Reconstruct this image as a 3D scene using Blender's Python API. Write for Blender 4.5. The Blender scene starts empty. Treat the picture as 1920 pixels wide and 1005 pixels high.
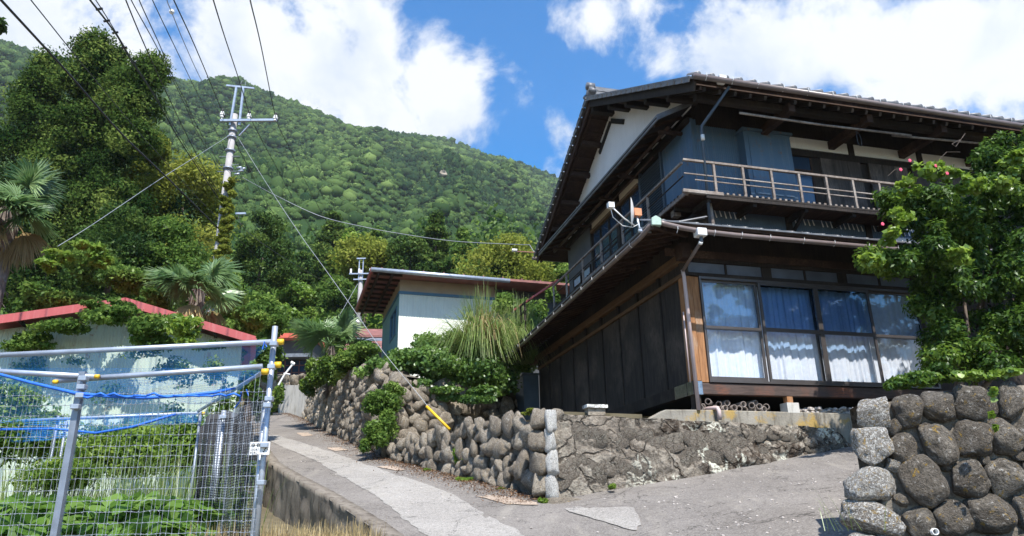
import bpy, math, random
import numpy as np
from mathutils import Vector, Matrix, noise as mn

rng = np.random.default_rng(7)
random.seed(7)
SC = bpy.context.scene
COL = SC.collection

# ------------------------------------------------------------------ camera
FPX, PITCH, ROLL = 1352.54, math.radians(18.8127), math.radians(-1.0548)
CX, CY = 960.0, 502.5
EYE = np.array([0.0, 0.0, 1.6])
_r = np.array([1.0, 0, 0]); _f = np.array([0, math.cos(PITCH), math.sin(PITCH)]); _u = np.array([0, -math.sin(PITCH), math.cos(PITCH)])
RIGHT = _r*math.cos(ROLL)+_u*math.sin(ROLL); UP = -_r*math.sin(ROLL)+_u*math.cos(ROLL); FW = _f
cam_d = bpy.data.cameras.new('camera'); cam = bpy.data.objects.new('camera', cam_d); COL.objects.link(cam)
cam.matrix_world = Matrix(((RIGHT[0], UP[0], -FW[0], EYE[0]), (RIGHT[1], UP[1], -FW[1], EYE[1]), (RIGHT[2], UP[2], -FW[2], EYE[2]), (0, 0, 0, 1)))
cam_d.sensor_width = 36; cam_d.lens = FPX/1920*36; cam_d.clip_start = .05; cam_d.clip_end = 6000
SC.camera = cam

def ray(x, y):
    return RIGHT*(x-CX)/FPX+UP*(-(y-CY)/FPX)+FW
def at(x, y, Y):
    d = ray(x, y); return EYE+d*Y/d[1]
def dirn(x, y):
    d = ray(x, y); return d/np.linalg.norm(d)

# ------------------------------------------------------------------ light, sky, exposure
SUN_H = np.array([.31, -.9507]); SUN_EL = math.radians(54.5)
sun_d = bpy.data.lights.new('sun', 'SUN'); sun_d.energy = 5.0; sun_d.angle = math.radians(.53); sun_d.color = (1, .955, .89)
sun = bpy.data.objects.new('sun', sun_d); COL.objects.link(sun)
sv = Vector((SUN_H[0]*math.cos(SUN_EL), SUN_H[1]*math.cos(SUN_EL), math.sin(SUN_EL)))
sun.rotation_euler = sv.to_track_quat('Z', 'Y').to_euler()

world = bpy.data.worlds.new('World'); SC.world = world; world.use_nodes = True
nt = world.node_tree; nt.nodes.clear()
def N(t, nt=nt, **k):
    n = nt.nodes.new(t)
    for a, b in k.items(): setattr(n, a, b)
    return n
def link(a, b, nt=nt): nt.links.new(a, b)
out = N('ShaderNodeOutputWorld'); bg = N('ShaderNodeBackground'); bg.inputs[1].default_value = .12
link(bg.outputs[0], out.inputs[0])
sky = N('ShaderNodeTexSky', sky_type='NISHITA'); sky.sun_disc = False
sky.sun_elevation = SUN_EL; sky.sun_rotation = math.atan2(SUN_H[0], SUN_H[1]); sky.air_density = 1.0; sky.dust_density = .35; sky.ozone_density = 2.2
tc = N('ShaderNodeTexCoord'); nrm = N('ShaderNodeVectorMath', operation='NORMALIZE'); link(tc.outputs['Generated'], nrm.inputs[0])
def noise_w(scale, detail, rough, off, dist=0):
    m = N('ShaderNodeMapping'); m.inputs['Location'].default_value = off; link(nrm.outputs[0], m.inputs[0])
    n = N('ShaderNodeTexNoise'); n.inputs['Scale'].default_value = scale; n.inputs['Detail'].default_value = detail
    n.inputs['Roughness'].default_value = rough; n.inputs['Distortion'].default_value = dist; link(m.outputs[0], n.inputs[0]); return n
def mw(op, a, b=None, c=None, clamp=False):
    n = N('ShaderNodeMath', operation=op); n.use_clamp = clamp
    for i, v in enumerate((a, b, c)):
        if v is None: continue
        if isinstance(v, (int, float)): n.inputs[i].default_value = v
        else: link(v, n.inputs[i])
    return n.outputs[0]
CLOUDS = [(500,60,120,.9),(600,110,170,1.2),(700,120,150,1.2),(800,130,120,1.2),(840,190,90,1.2),(700,200,110,1.2),(580,30,90,.9),(450,100,50,.7),
          (60,20,140,.8),(180,40,120,.75),(20,60,90,.7),(330,0,50,.35),(240,120,40,.3),
          (1060,35,60,.75),(1120,25,70,.85),(1190,15,50,.7),(1250,125,60,.6),(960,150,45,.35),(1065,235,45,.45),
          (1380,110,110,.9),(1500,110,140,1.2),(1620,110,150,1.2),(1750,110,140,1.2),(1880,150,120,.9),(1680,40,80,.7),(1900,60,90,.75),(2050,60,200,.9),(-120,-60,200,.8)]
field = None
for (x, y, r, k) in CLOUDS:
    d = dirn(x, y)
    v = N('ShaderNodeVectorMath', operation='DISTANCE'); link(nrm.outputs[0], v.inputs[0]); v.inputs[1].default_value = tuple(d)
    m = mw('MULTIPLY_ADD', v.outputs['Value'], -k/(1.5*r/1450), k)
    field = m if field is None else mw('SMOOTH_MAX', field, m, .15)
n_gen = noise_w(1.6, 4, .5, (3.1, 1.7, .4))
dc = N('ShaderNodeVectorMath', operation='DISTANCE'); link(nrm.outputs[0], dc.inputs[0]); dc.inputs[1].default_value = tuple(dirn(960, 300))
away = mw('MULTIPLY_ADD', dc.outputs['Value'], 3.0, -2.4, clamp=True)
gen = mw('MULTIPLY', mw('MULTIPLY_ADD', n_gen.outputs[0], 3.2, -1.45), away)
field = mw('MAXIMUM', field, gen)
n1 = noise_w(7.5, 12, .62, (.3, .9, .2), .25)
fld = mw('ADD', field, mw('MULTIPLY_ADD', n1.outputs[0], 2.7, -1.42))
mr = N('ShaderNodeMapRange', interpolation_type='SMOOTHSTEP'); link(fld, mr.inputs[0]); mr.inputs[1].default_value = .10; mr.inputs[2].default_value = .62
n2 = noise_w(6.5, 8, .55, (5, 2, 1), .2)
cc = N('ShaderNodeMix', data_type='RGBA'); cc.inputs['A'].default_value = (3.6, 4.0, 4.6, 1); cc.inputs['B'].default_value = (5.1, 5.2, 5.35, 1)
cr = N('ShaderNodeMapRange'); link(n2.outputs[0], cr.inputs[0]); cr.inputs[1].default_value = .34; cr.inputs[2].default_value = .52
link(cr.outputs[0], cc.inputs['Factor'])
mx = N('ShaderNodeMix', data_type='RGBA'); link(mw('MULTIPLY', mr.outputs[0], .97), mx.inputs['Factor'])
hs = N('ShaderNodeHueSaturation'); hs.inputs['Saturation'].default_value = 1.55; hs.inputs['Value'].default_value = 1.2; link(sky.outputs[0], hs.inputs['Color'])
link(hs.outputs[0], mx.inputs['A']); link(cc.outputs['Result'], mx.inputs['B']); link(mx.outputs['Result'], bg.inputs[0])

SC.view_settings.view_transform = 'Standard'; SC.view_settings.look = 'None'; SC.view_settings.exposure = .82; SC.view_settings.gamma = 1
SC.view_settings.use_curve_mapping = False
SC.cycles.max_bounces = 6; SC.cycles.transparent_max_bounces = 24; SC.cycles.diffuse_bounces = 3
SC.cycles.use_denoising = True

# ------------------------------------------------------------------ helpers
def tag(o, label=None, cat=None, group=None, kind=None):
    if label: o['label'] = label
    if cat: o['category'] = cat
    if group: o['group'] = group
    if kind: o['kind'] = kind
    return o
def empty(name, loc, rz=0):
    o = bpy.data.objects.new(name, None); COL.objects.link(o); o.location = loc; o.rotation_euler = (0, 0, rz); return o
def link_mesh(name, me, mats, parent=None, loc=None, smooth=False):
    o = bpy.data.objects.new(name, me); COL.objects.link(o)
    for m in (mats if isinstance(mats, (list, tuple)) else [mats]): 
        if m and len(me.materials) < (len(mats) if isinstance(mats, (list, tuple)) else 1): me.materials.append(m)
    if parent: o.parent = parent
    if loc is not None: o.location = loc
    if smooth: me.polygons.foreach_set('use_smooth', [True]*len(me.polygons))
    return o
def np_mesh(name, V, F, tint=None, smooth=False):
    """V (n,3), F (m,k) equal-sized faces"""
    V = np.asarray(V, np.float32); F = np.asarray(F, np.int32)
    me = bpy.data.meshes.new(name); me.vertices.add(len(V)); me.vertices.foreach_set('co', V.ravel())
    k = F.shape[1]; me.loops.add(F.size); me.loops.foreach_set('vertex_index', F.ravel())
    me.polygons.add(len(F)); me.polygons.foreach_set('loop_start', np.arange(0, F.size, k, dtype=np.int32))
    me.polygons.foreach_set('loop_total', np.full(len(F), k, np.int32))
    if smooth: me.polygons.foreach_set('use_smooth', np.ones(len(F), bool))
    if tint is not None:
        a = me.attributes.new('tint', 'FLOAT', 'POINT'); a.data.foreach_set('value', np.asarray(tint, np.float32))
    me.update(calc_edges=True); return me
class MB:
    def __init__(s): s.v = []; s.f = []
    def add(s, vs, fs):
        b = len(s.v); s.v += [tuple(map(float, p)) for p in vs]; s.f += [tuple(i+b for i in f) for f in fs]; return s
    def box(s, x0, x1, y0, y1, z0, z1):
        v = [(x, y, z) for z in (z0, z1) for y in (y0, y1) for x in (x0, x1)]
        return s.add(v, [(0, 2, 3, 1), (4, 5, 7, 6), (0, 1, 5, 4), (2, 6, 7, 3), (0, 4, 6, 2), (1, 3, 7, 5)])
    def bar(s, a, b, w, h, up=(0, 0, 1)):
        a = np.array(a, float); b = np.array(b, float); d = b-a; d /= np.linalg.norm(d)
        up = np.array(up, float)
        if abs(d@up) > .99: up = np.array([0, 1.0, 0])
        x = np.cross(d, up); x /= np.linalg.norm(x); y = np.cross(x, d)
        v = [p+x*sx*w/2+y*sy*h/2 for p in (a, b) for sx, sy in ((-1, -1), (1, -1), (1, 1), (-1, 1))]
        return s.add(v, [(0, 3, 2, 1), (4, 5, 6, 7), (0, 1, 5, 4), (1, 2, 6, 5), (2, 3, 7, 6), (3, 0, 4, 7)])
    def tube(s, pts, r, n=8, r2=None, cap=True):
        pts = [np.array(p, float) for p in pts]; m = len(pts); ref = None; rings = []
        for i, p in enumerate(pts):
            d = pts[min(i+1, m-1)]-pts[max(i-1, 0)]; d = d/(np.linalg.norm(d)+1e-9)
            if ref is None: ref = np.array([0, 0, 1.0]) if abs(d[2]) < .9 else np.array([1.0, 0, 0])
            x = np.cross(d, ref); x /= np.linalg.norm(x)+1e-9; y = np.cross(x, d); ref = y
            rr = r[i] if isinstance(r, (list, tuple)) else (r if r2 is None else r+(r2-r)*i/(m-1))
            rings.append([p+rr*(x*math.cos(t)+y*math.sin(t)) for t in np.linspace(0, 2*math.pi, n, endpoint=False)])
        fs = [(i*n+j, i*n+(j+1) % n, (i+1)*n+(j+1) % n, (i+1)*n+j) for i in range(m-1) for j in range(n)]
        if cap: fs += [tuple(range(n))[::-1], tuple((m-1)*n+j for j in range(n))]
        return s.add([q for g in rings for q in g], fs)
    def poly_prism(s, pts, dvec):
        n = len(pts); d = np.array(dvec, float); v = [np.array(p, float) for p in pts]; v += [p+d for p in v]
        return s.add(v, [tuple(range(n)), tuple(range(2*n-1, n-1, -1))]+[(i, i+n, (i+1) % n+n, (i+1) % n) for i in range(n)])
    def build(s, name, mat, parent=None, smooth=False, bevel=0):
        me = bpy.data.meshes.new(name); me.from_pydata(s.v, [], s.f); me.update()
        o = link_mesh(name, me, mat, parent, smooth=smooth)
        if bevel:
            m = o.modifiers.new('bevel', 'BEVEL'); m.width = bevel; m.segments = 1; m.limit_method = 'ANGLE'
        return o

# ------------------------------------------------------------------ materials
class NG:
    def __init__(s, name):
        s.m = bpy.data.materials.new(name); s.m.use_nodes = True; s.t = s.m.node_tree; s.t.nodes.clear()
        s.out = s.n('ShaderNodeOutputMaterial'); s.tc = s.n('ShaderNodeTexCoord'); s.oi = s.n('ShaderNodeObjectInfo')
    def n(s, t, **k): return N(t, s.t, **k)
    def l(s, a, b): s.t.links.new(a, b)
    def math(s, op, a, b=None, c=None, clamp=False):
        n = s.n('ShaderNodeMath', operation=op); n.use_clamp = clamp
        for i, v in enumerate((a, b, c)):
            if v is None: continue
            if isinstance(v, (int, float)): n.inputs[i].default_value = v
            else: s.l(v, n.inputs[i])
        return n.outputs[0]
    def co(s, scale=(1, 1, 1), rnd=True):
        m = s.n('ShaderNodeMapping'); m.inputs['Scale'].default_value = scale; s.l(s.tc.outputs['Object'], m.inputs[0])
        if rnd:
            a = s.n('ShaderNodeVectorMath', operation='ADD'); s.l(m.outputs[0], a.inputs[0])
            c = s.n('ShaderNodeCombineXYZ')
            for i, k in enumerate((37, 61, 23)): s.l(s.math('MULTIPLY', s.oi.outputs['Random'], k), c.inputs[i])
            s.l(c.outputs[0], a.inputs[1]); return a.outputs[0]
        return m.outputs[0]
    def noise(s, co, scale, detail=5, rough=.55, dist=0):
        n = s.n('ShaderNodeTexNoise'); s.l(co, n.inputs[0]); n.inputs['Scale'].default_value = scale; n.inputs['Detail'].default_value = detail
        n.inputs['Roughness'].default_value = rough; n.inputs['Distortion'].default_value = dist; return n.outputs[0]
    def vor(s, co, scale, feature='F1', out='Distance'):
        n = s.n('ShaderNodeTexVoronoi', feature=feature); s.l(co, n.inputs[0]); n.inputs['Scale'].default_value = scale; return n.outputs[out]
    def ramp(s, f, stops):
        r = s.n('ShaderNodeValToRGB'); e = r.color_ramp.elements
        while len(e) > 1: e.remove(e[0])
        for i, (p, c) in enumerate(stops):
            el = e[0] if i == 0 else e.new(p)
            el.position = p; el.color = (*c, 1) if len(c) == 3 else c
        s.l(f, r.inputs[0]); return r.outputs[0]
    def rng(s, f, a, b, c=0, d=1):
        r = s.n('ShaderNodeMapRange'); s.l(f, r.inputs[0])
        for i, v in enumerate((a, b, c, d)): r.inputs[i+1].default_value = v
        return r.outputs[0]
    def mix(s, f, a, b, blend='MIX'):
        m = s.n('ShaderNodeMix', data_type='RGBA', blend_type=blend)
        for k, v in (('Factor', f), ('A', a), ('B', b)):
            if isinstance(v, tuple): m.inputs[k].default_value = (*v, 1) if len(v) == 3 else v
            elif isinstance(v, (int, float)): m.inputs[k].default_value = v
            else: s.l(v, m.inputs[k])
        return m.outputs['Result']
    def finish(s, col, rough=.8, metal=0, bump=None, bs=.3, bd=.02, spec=.5):
        p = s.n('ShaderNodeBsdfPrincipled')
        if isinstance(col, tuple): p.inputs['Base Color'].default_value = (*col, 1)
        else: s.l(col, p.inputs['Base Color'])
        if isinstance(rough, (int, float)): p.inputs['Roughness'].default_value = rough
        else: s.l(rough, p.inputs['Roughness'])
        p.inputs['Metallic'].default_value = metal; p.inputs['Specular IOR Level'].default_value = spec
        if bump is not None:
            b = s.n('ShaderNodeBump'); b.inputs['Strength'].default_value = bs; b.inputs['Distance'].default_value = bd
            s.l(bump, b.inputs['Height']); s.l(b.outputs[0], p.inputs['Normal'])
        s.l(p.outputs[0], s.out.inputs[0]); return s.m

def mat_plain(name, c, rough=.6, metal=0, var=.25, scale=3, bs=.15, spec=.5):
    g = NG(name); co = g.co(); n = g.noise(co, scale, 6); n2 = g.noise(co, scale*9, 3)
    lo = tuple(max(0, x*(1-var)) for x in c); hi = tuple(min(1, x*(1+var)) for x in c)
    return g.finish(g.mix(g.rng(n, .3, .7), lo, hi), rough, metal, n2, bs, .01, spec)
def mat_wood(name, a, b, c=None, stretch=(12, 12, 1.2), rough=.75, scale=2.2):
    g = NG(name); co = g.co(stretch); n = g.noise(co, scale, 8, .65, .6); n2 = g.noise(co, scale*4, 4, .6)
    big = g.noise(g.co(), 1.3, 4)
    col = g.mix(g.rng(n, .32, .68), a, b)
    if c: col = g.mix(g.math('MULTIPLY', g.rng(big, .5, .68), g.rng(n2, .35, .6)), col, c)
    return g.finish(col, rough, 0, n, .5, .012, .3)
def mat_leaf(name, dark, mid, light, trans=.35, gloss=.08, rough=.4, bigscale=.6):
    g = NG(name); at_ = g.n('ShaderNodeAttribute', attribute_name='tint')
    big = g.noise(g.co((1, 1, 1)), bigscale, 3)
    f = g.math('ADD', at_.outputs['Fac'], g.math('MULTIPLY_ADD', big, .7, -.35))
    col = g.ramp(f, [(0, dark), (.5, mid), (1, light)])
    d = g.n('ShaderNodeBsdfDiffuse'); t = g.n('ShaderNodeBsdfTranslucent'); gl = g.n('ShaderNodeBsdfGlossy'); gl.inputs['Roughness'].default_value = rough
    g.l(col, d.inputs[0]); m = g.n('ShaderNodeMixShader'); m.inputs[0].default_value = trans
    hs = g.n('ShaderNodeHueSaturation'); hs.inputs['Value'].default_value = 1.35; hs.inputs['Hue'].default_value = .496; g.l(col, hs.inputs['Color']); g.l(hs.outputs[0], t.inputs[0])
    g.l(d.outputs[0], m.inputs[1]); g.l(t.outputs[0], m.inputs[2])
    m2 = g.n('ShaderNodeMixShader'); m2.inputs[0].default_value = gloss; gl.inputs[0].default_value = (.9, .95, .9, 1)
    g.l(m.outputs[0], m2.inputs[1]); g.l(gl.outputs[0], m2.inputs[2]); g.l(m2.outputs[0], g.out.inputs[0]); return g.m
def mat_stone(name, a, b, lichen=(.62, .62, .58), yellow=(.40, .25, .045), lamt=.55, yamt=.6, scale=1.0, darkm=(.05, .045, .035)):
    g = NG(name); co = g.co(); n = g.noise(co, 2.2*scale, 7, .6); n2 = g.noise(co, 9*scale, 8, .7); n3 = g.noise(co, 4.5*scale, 6, .7, .5); n4 = g.noise(co, 3.1*scale, 5, .6, .3); n5 = g.noise(co, 13*scale, 4, .65)
    base = g.mix(g.rng(n, .3, .7), a, b)
    base = g.mix(g.math('MULTIPLY', g.oi.outputs['Random'], .55), base, (.11, .088, .068))
    base = g.mix(g.rng(n2, .35, .52, .8, 0), base, darkm)
    base = g.mix(g.math('MULTIPLY', g.rng(n3, lamt, lamt+.06), g.rng(n5, .4, .55)), base, lichen)
    base = g.mix(g.math('MULTIPLY', g.rng(n4, yamt, yamt+.07), g.rng(n5, .42, .55)), base, yellow)
    return g.finish(base, .9, 0, g.math('ADD', n2, g.math('MULTIPLY', n5, .5)), 1.0, .05/scale, .25)

M = {}
M['stone'] = mat_stone('field stone', (.25, .205, .155), (.56, .495, .40), lamt=.60, yamt=.62, scale=1.2)
M['boulder'] = mat_stone('lichened boulder', (.11, .094, .076), (.36, .32, .265), lichen=(.58, .55, .50), lamt=.58, yamt=.59, scale=.75)
M['lichen_boulder'] = mat_stone('pale lichened boulder', (.26, .235, .21), (.42, .40, .36), lichen=(.74, .73, .69), lamt=.50, yamt=.57, scale=1.7)
M['mortar'] = mat_stone('dark mortar', (.16, .138, .11), (.27, .235, .19), lamt=.72, yamt=.75, scale=2)
M['lime'] = mat_stone('lime wash stone', (.34, .32, .28), (.60, .58, .54), lichen=(.78, .77, .73), lamt=.40, yamt=.7, scale=1.6)
def mat_rendered():
    g = NG('mortared rubble with lichen'); co = g.co(rnd=False); n = g.noise(co, 1.6, 6, .6); n2 = g.noise(co, 7, 9, .72, .4); n3 = g.noise(co, 2.3, 6, .72, .8); n5 = g.noise(co, 22, 5, .65); n6 = g.noise(g.co((1, 1, .6), rnd=False), 1.2, 5, .65, .7)
    base = g.mix(g.rng(n2, .3, .7), (.15, .125, .10), (.34, .295, .24))
    base = g.mix(g.rng(n, .5, .7, 0, .5), base, (.36, .33, .27))
    sx_ = g.n('ShaderNodeSeparateXYZ'); g.l(co, sx_.inputs[0]); msk = g.rng(sx_.outputs[0], 1.3, 2.4, .12, 1)
    dk = g.math('MULTIPLY', g.math('MULTIPLY', g.rng(n3, .47, .52), g.rng(n2, .42, .55, .35, 1)), msk); base = g.mix(dk, base, (.045, .030, .020))
    base = g.mix(g.math('MULTIPLY', g.math('MULTIPLY', g.rng(n6, .50, .54), g.rng(n5, .42, .50)), msk), base, (.60, .60, .50))
    dm = g.n('ShaderNodeVectorMath', operation='ADD'); nn = g.n('ShaderNodeTexNoise'); nn.inputs['Scale'].default_value = 2.2; nn.inputs['Detail'].default_value = 5; g.l(co, nn.inputs[0])
    sc2 = g.n('ShaderNodeVectorMath', operation='SCALE'); sc2.inputs['Scale'].default_value = .55; g.l(nn.outputs['Color'], sc2.inputs[0]); g.l(co, dm.inputs[0]); g.l(sc2.outputs[0], dm.inputs[1])
    v = g.vor(dm.outputs[0], 2.4, 'DISTANCE_TO_EDGE'); base = g.mix(g.math('MULTIPLY', g.rng(v, .012, .045, .85, 0), g.rng(n, .38, .55)), base, (.045, .036, .028))
    base = g.mix(g.rng(n5, .38, .5, .55, 0), base, (.09, .075, .06)); base = g.mix(g.rng(n5, .56, .68, 0, .5), base, (.42, .38, .32))
    return g.finish(base, .93, 0, g.math('ADD', g.math('ADD', n2, g.math('MULTIPLY', n5, .8)), g.rng(v, 0, .06, 0, .7)), 1.0, .05, .2)
M['rendered'] = mat_rendered()
def mat_asphalt(name, a, b, rough=.92):
    g = NG(name); co = g.co(rnd=False); n = g.noise(co, .7, 6, .6); n2 = g.noise(co, 60, 3, .7); n3 = g.noise(co, 5, 6, .7); n7 = g.noise(co, 24, 4, .7); n4 = g.noise(g.co((2.5, .6, 1), rnd=False), 1.2, 5, .6)
    c = g.mix(g.rng(n, .3, .7), a, b); c = g.mix(g.rng(n2, .45, .68, 0, .55), c, tuple(min(1, x*2.1) for x in b)); c = g.mix(g.rng(n2, .28, .4, .6, 0), c, tuple(x*.35 for x in a)); c = g.mix(g.rng(n7, .52, .68, 0, .32), c, tuple(min(1, x*1.6) for x in b)); c = g.mix(g.rng(n7, .34, .46, .35, 0), c, tuple(x*.5 for x in a))
    c = g.mix(g.rng(n4, .55, .72, 0, .35), c, (.36, .33, .28)); c = g.mix(g.rng(n3, .58, .7, 0, .45), c, tuple(x*.6 for x in a))
    # rusty leaf litter drift and thin cracks
    for sc_, off in ((.55, 1.0), (1.3, .5)):
        e = g.math('ABSOLUTE', g.math('SUBTRACT', g.noise(co, sc_, 7, .62, .5), .5)); c = g.mix(g.rng(e, .0015, .005, .75*off, 0), c, tuple(x*.3 for x in a))
    return g.finish(c, rough, 0, g.math('ADD', n2, g.math('MULTIPLY', n3, .6)), .6, .01, .2)
M['asphalt'] = mat_asphalt('worn asphalt', (.125, .112, .10), (.20, .183, .166))
M['concrete_strip'] = mat_asphalt('concrete strip', (.215, .20, .182), (.29, .273, .25))
M['patch'] = mat_asphalt('concrete patch', (.26, .20, .155), (.36, .29, .23))
def mat_conc(name, a, b, stain, yel=None):
    g = NG(name); co = g.co(rnd=False); n = g.noise(co, 1.5, 6, .6); n2 = g.noise(g.co((7, 7, 1.2), rnd=False), 1.3, 6, .65); n3 = g.noise(co, 30, 4)
    c = g.mix(g.rng(n, .3, .7), a, b); c = g.mix(g.rng(n2, .5, .66, 0, .8), c, stain)
    if yel: c = g.mix(g.rng(g.noise(co, 2.6, 5, .7), .53, .64, 0, .8), c, yel)
    return g.finish(c, .9, 0, g.math('ADD', n3, n), .5, .015, .2)
M['conc_wall'] = mat_conc('weathered concrete', (.20, .185, .155), (.32, .295, .25), (.10, .085, .065), (.38, .25, .06))
M['ret_wall'] = mat_conc('streaked retaining concrete', (.17, .145, .12), (.26, .23, .19), (.07, .055, .042))
M['pale_conc'] = mat_conc('pale concrete', (.45, .44, .41), (.56, .54, .5), (.30, .28, .24))
M['wood_dark'] = mat_wood('aged dark wood', (.012, .009, .008), (.032, .024, .019), (.06, .045, .034))
M['panel'] = mat_wood('charred board', (.016, .013, .012), (.046, .037, .032), (.095, .073, .058), (9, 9, 1.1))
M['wood_brown'] = mat_wood('brown rafter wood', (.022, .012, .009), (.055, .031, .021), (.10, .06, .04), (3, 3, 3))
M['wood_orange'] = mat_wood('sunbleached orange wood', (.19, .085, .035), (.40, .20, .09), (.45, .36, .27), (10, 10, .9))
M['beam_tan'] = mat_wood('tan beam', (.085, .048, .026), (.16, .095, .05), None, (1, 1, 8))
M['wood_grey'] = mat_wood('weathered grey wood', (.13, .10, .085), (.30, .255, .22), (.42, .38, .34), (5, 5, 5))
M['wood_door'] = mat_wood('striped weathered door', (.03, .024, .022), (.085, .068, .06), (.21, .17, .145), (10, 10, .7))
M['sill'] = mat_wood('charcoal red sill', (.05, .035, .03), (.10, .07, .06), (.26, .09, .045), (1.2, 10, 10))
M['blue_metal'] = mat_plain('blue corrugated metal', (.085, .15, .225), .5, .25, .22, 2.5, .1)
M['blue_dark'] = mat_plain('dark blue metal', (.065, .092, .125), .5, .2, .2, 3, .1)
M['plaster'] = mat_plain('white plaster', (.78, .765, .75), .85, 0, .04, 2, .1)
M['gutter'] = mat_plain('brown gutter plastic', (.16, .125, .115), .35, 0, .15, 6, .03)
M['pipe_pink'] = mat_plain('faded pinkish pipe', (.50, .39, .37), .5, 0, .14, 4, .05)
M['white_pvc'] = mat_plain('white plastic', (.75, .74, .72), .4, 0, .05, 5, .02)
M['tile'] = mat_plain('grey roof tile', (.13, .135, .145), .42, 0, .35, 7, .2)
M['alu'] = mat_plain('bronze sash', (.105, .092, .088), .4, .5, .12, 5, .03)
M['green_cap'] = mat_plain('verdigris cap', (.33, .43, .36), .55, .3, .2, 6, .1)
M['brick_orange'] = mat_plain('rust orange mount', (.55, .22, .10), .6, 0, .25, 12, .2)
M['galv'] = mat_plain('galvanised steel', (.42, .46, .52), .42, .55, .15, 8, .04)
M['galv_dark'] = mat_plain('dull galvanised steel', (.24, .27, .32), .5, .5, .2, 8, .04)
M['wire'] = mat_plain('grey wire', (.34, .37, .42), .5, .3, .1, 8, 0)
M['black_cable'] = mat_plain('black cable', (.018, .018, .02), .5, 0, .1, 8, 0)
M['steel_cable'] = mat_plain('pale steel cable', (.30, .32, .34), .5, .3, .1, 8, 0)
M['blue_rope'] = mat_plain('blue rope', (.02, .14, .62), .6, 0, .15, 20, .2)
M['yellow'] = mat_plain('yellow plastic', (.72, .44, .02), .45, 0, .08, 8, .02)
M['pole'] = mat_plain('concrete pole', (.33, .315, .31), .8, 0, .16, 4, .15)
M['black'] = mat_plain('black ink', (.02, .02, .02), .7, 0, .05, 8, 0)
M['dark_void'] = mat_plain('dark interior', (.012, .011, .010), .9, 0, .1, 3, 0)
M['red_metal'] = mat_plain('faded red sheet metal', (.42, .085, .085), .5, .1, .15, 3, .05)
M['red_roof'] = mat_plain('red roof sheet', (.62, .13, .09), .5, 0, .12, 3, .05)
M['rust_roof'] = mat_plain('rusty red roof sheet', (.24, .10, .085), .65, .1, .3, 3, .1)
M['hut_green'] = mat_plain('pale green corrugated wall', (.50, .60, .49), .6, 0, .1, 2.2, .1)
M['bld_white'] = mat_plain('off white sheet wall', (.74, .76, .66), .6, 0, .05, 2, .05)
M['bld_teal'] = mat_plain('teal painted wall', (.18, .33, .34), .6, 0, .12, 2, .05)
M['bld_blue'] = mat_plain('blue painted trim', (.07, .17, .26), .5, 0, .12, 3, .05)
M['bld_beige'] = mat_plain('beige board wall', (.42, .33, .24), .7, 0, .1, 3, .1)
def mat_sheet(name, c, streak, rough=.6, metal=0, rust=None):
    g = NG(name); co = g.co(); n = g.noise(co, 2.2, 6); st = g.noise(g.co((14, 14, .7)), 1.0, 6, .65); n3 = g.noise(co, 7, 6, .7)
    col = g.mix(g.rng(n, .3, .7), tuple(x*.9 for x in c), c); col = g.mix(g.rng(st, .50, .72, 0, .55), col, streak)
    if rust: col = g.mix(g.math('MULTIPLY', g.rng(n3, .56, .66), g.rng(st, .42, .6)), col, rust)
    return g.finish(col, rough, metal, st, .15, .006, .4)
M['hut_green'] = mat_sheet('pale green corrugated wall', (.52, .61, .50), (.33, .36, .28), rust=(.30, .19, .11))
M['bld_white'] = mat_sheet('off white sheet wall', (.75, .765, .66), (.52, .53, .46))
M['blue_metal'] = mat_sheet('blue corrugated metal', (.085, .14, .20), (.15, .19, .23), .5, .2, (.16, .10, .07))
M['red_metal'] = mat_sheet('faded red sheet metal', (.42, .085, .085), (.50, .20, .19), .5, 0, (.22, .08, .05))
M['plaster'] = mat_sheet('white plaster', (.78, .765, .75), (.66, .64, .61), .85)
M['soil'] = mat_plain('soil and leaf litter', (.12, .10, .06), .95, 0, .4, 2, .6)
M['shade_net'] = mat_plain('black shade cloth', (.03, .032, .036), .8, 0, .2, 5, .1)
M['glass_dark'] = mat_plain('dark blue glass', (.03, .055, .10), .12, 0, .2, 1, 0, .8)
M['straw'] = mat_leaf('dry straw', (.22, .16, .07), (.38, .29, .14), (.50, .42, .24), .25, .02)

def mat_curtain():
    g = NG('lace curtain'); n = g.noise(g.co((1, 1, 1)), 14, 4, .6); c = g.mix(g.rng(n, .4, .6), (.80, .82, .86), (.88, .89, .91))
    d = g.n('ShaderNodeBsdfDiffuse'); g.l(c, d.inputs[0]); t = g.n('ShaderNodeBsdfTranslucent'); g.l(c, t.inputs[0]); m = g.n('ShaderNodeMixShader'); m.inputs[0].default_value = .15
    g.l(d.outputs[0], m.inputs[1]); g.l(t.outputs[0], m.inputs[2]); g.l(m.outputs[0], g.out.inputs[0]); return g.m
M['curtain'] = mat_curtain()
def mat_glass(name, base, tintc=(.9, .94, .98)):
    g = NG(name); tr = g.n('ShaderNodeBsdfTransparent'); tr.inputs[0].default_value = (*tintc, 1)
    gl = g.n('ShaderNodeBsdfGlossy'); gl.inputs['Roughness'].default_value = .02
    fr = g.n('ShaderNodeLayerWeight'); fr.inputs[0].default_value = .5; f = g.math('MULTIPLY_ADD', g.math('POWER', fr.outputs['Facing'], 4.0), .8, base, clamp=True)
    m = g.n('ShaderNodeMixShader'); g.l(f, m.inputs[0]); g.l(tr.outputs[0], m.inputs[1]); g.l(gl.outputs[0], m.inputs[2]); g.l(m.outputs[0], g.out.inputs[0]); return g.m
M['glass'] = mat_glass('window glass', .05, (.965, .98, 1.0)); M['double_glass_painted_sky'] = mat_glass('double pane with painted sky reflection', .08, (.62, .75, .90)); M['glass_painted_sky'] = mat_glass('pane with painted sky reflection', .08, (.84, .91, .985))  # upper pane tints paint in sky reflection and shade; the middle pair is doubled
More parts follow.
